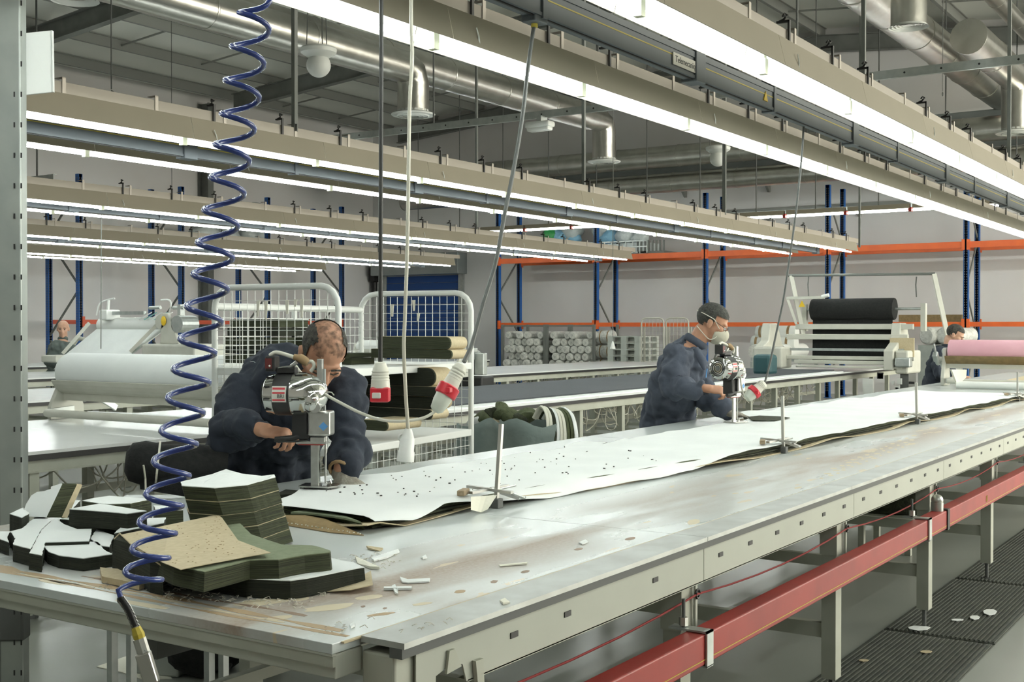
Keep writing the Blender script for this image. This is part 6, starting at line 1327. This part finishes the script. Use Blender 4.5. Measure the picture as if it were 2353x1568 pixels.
for s_ in (-1, 1):
    MB().tube(catmull([hh(.072,.050*s_,-.025), hh(.04,.074*s_,.000), hh(.012,.084*s_,.024), hh(-.02,.088*s_,.030), hh(-.07,.072*s_,.034), hh(-.118,0,.034)], 4), .0032, 6).build('mask_strap', 'strap', w2); MB().tube(catmull([hh(.072,.050*s_,-.030), hh(.060,.062*s_,-.075), hh(.03,.066*s_,-.100), hh(-.02,.068*s_,-.082), hh(-.075,.058*s_,-.055)], 4), .0032, 6).build('mask_strap', 'strap', w2)
    MB().tube([hh(.0,.083*s_,.022), hh(.05,.078*s_,.010), hh(.096,.055*s_,.000)], .0022, 6).build('glasses_arm', 'black', w2)
    MB().tube([hh(.103+.004*math.cos(a), .031*s_+.021*math.cos(a), -.006+.015*math.sin(a)) for a in [i*.6 for i in range(11)]], .0018, 5).build('glasses_rim', 'black', w2); MB().sphere(hh(.088,.031*s_,-.004), .011, 10, 8).build('eye', 'white_gloss', w2)
MB().tube([hh(.106,-.012,-.004), hh(.110,0,.0), hh(.106,.012,-.004)], .0018, 5).build('glasses_bridge', 'black', w2)
hm = MB(); hand(hm, frame(J['wrR'], _rt*.95-Vector((0,0,.12)), -_f0*.5+Vector((0,0,.85))), (.45,.75,.9,.95,.7), 1, 1.15); soft(hm.build('hand', 'skin', w2), .005, 2)
hm = MB(); hand(hm, frame(J['wrL'], _rt*.95-Vector((0,0,.22)), Vector((0,0,1))), (.12,.1,.1,.12,.2), -1, 1.15, .08); soft(hm.build('glove', 'glove', w2), .006, 2)
p = at(1622, 868, D=8.1); MB().tube([p, p+Vector((0,0,.06))+_rt*.008], .004, 6).build('pen', 'sticker_blue', w2)
MB().tube([at(1598,800,D=8.13), at(1612,826,D=8.12), at(1618,850,D=8.1)], [.012,.018,.006], 8, squash=(tuple(_rt),1.6)).build('lapel', 'navy_grey', w2, 60)
# --- the far worker in grey
J = stand({k: at(u, v, D=d) for k, (u, v, d) in dict(pelvis=(142,868,19.5), waist=(142,838,19.5), chest=(142,808,19.5), neck=(144,783,19.5), shR=(121,797,19.5), shL=(164,798,19.5), elR=(113,828,19.45), elL=(168,830,19.4), wrR=(142,842,19.25), wrL=(156,842,19.25)).items()})
H3 = frame(at(145, 756, D=19.5), -_f0+_rt*.25-Vector((0,0,.1)), (0,0,1))
w3, b3 = person('bald worker in grey-green jacket behind the far tables', J, H3, 1.15, 'grey_green', 'skin_pale', .018, tex='folds_far')
hm = MB(); hand(hm, frame(J['wrR'], _rt*.8-_f0*.3, -_f0+Vector((0,0,.5))), (.3,.3,.3,.3,.3), 1, 1.2); soft(hm.build('hand', 'skin_pale', w3), .008, 1)
hm = MB(); hand(hm, frame(J['wrL'], -_rt*.8-_f0*.3, -_f0+Vector((0,0,.5))), (.3,.3,.3,.3,.3), -1, 1.2); soft(hm.build('hand', 'skin_pale', w3), .008, 1)
for y in (-.03,.03): MB().sphere(H3 @ (Vector((.092,y,-.004))*1.15), (.012,.012,.008), 8, 6).build('eye', 'hair_dark', w3); MB().tube([H3 @ (Vector((.092,y*1.6,.018))*1.15), H3 @ (Vector((.100,y*.5,.020))*1.15)], .005, 5).build('eyebrow', 'hair_dark', w3)
# --- the worker behind the pink roll
J = stand({k: at(u, v, D=d) for k, (u, v, d) in dict(pelvis=(2152,915,15.9), waist=(2154,872,15.9), chest=(2162,832,15.9), neck=(2178,803,15.9), shR=(2160,815,15.72), shL=(2176,817,16.08), elR=(2158,855,15.62), elL=(2188,856,16.0), wrR=(2190,868,15.5), wrL=(2208,868,15.9)).items()})
H4 = frame(at(2194, 770, D=15.9), (_rt*.9-_f0*.42)*math.cos(R(28))-Vector((0,0,math.sin(R(28)))), (0,0,1))
w4, b4 = person('dark haired worker in navy jacket partly hidden by the pink roll', J, H4, 1.15, 'navy', 'skin_pale', .016, tex='folds_far')
shell(H4, 1.15, lambda c: (c.z > .062 and c.x < .082) or (c.x < .012 and c.z > -.01) or (c.x < -.045 and c.z > -.04), .006).build('hair', 'hair', w4, 80)
for s_, wr in ((1,'wrR'),(-1,'wrL')): hm = MB(); hand(hm, frame(J[wr], _rt*.8-_f0*.1, Vector((0,0,1))-_f0*.3), (.4,.4,.4,.4,.3), s_, 1.15); soft(hm.build('hand', 'skin_pale', w4), .008, 1)
for y in (-.03,.03): MB().tube([H4 @ (Vector((.092,y*1.6,.018))*1.15), H4 @ (Vector((.100,y*.5,.020))*1.15)], .005, 5).build('eyebrow', 'hair_dark', w4); MB().sphere(H4 @ (Vector((.090,y,-.006))*1.15), (.010,.010,.006), 8, 6).build('eye', 'hair_dark', w4)
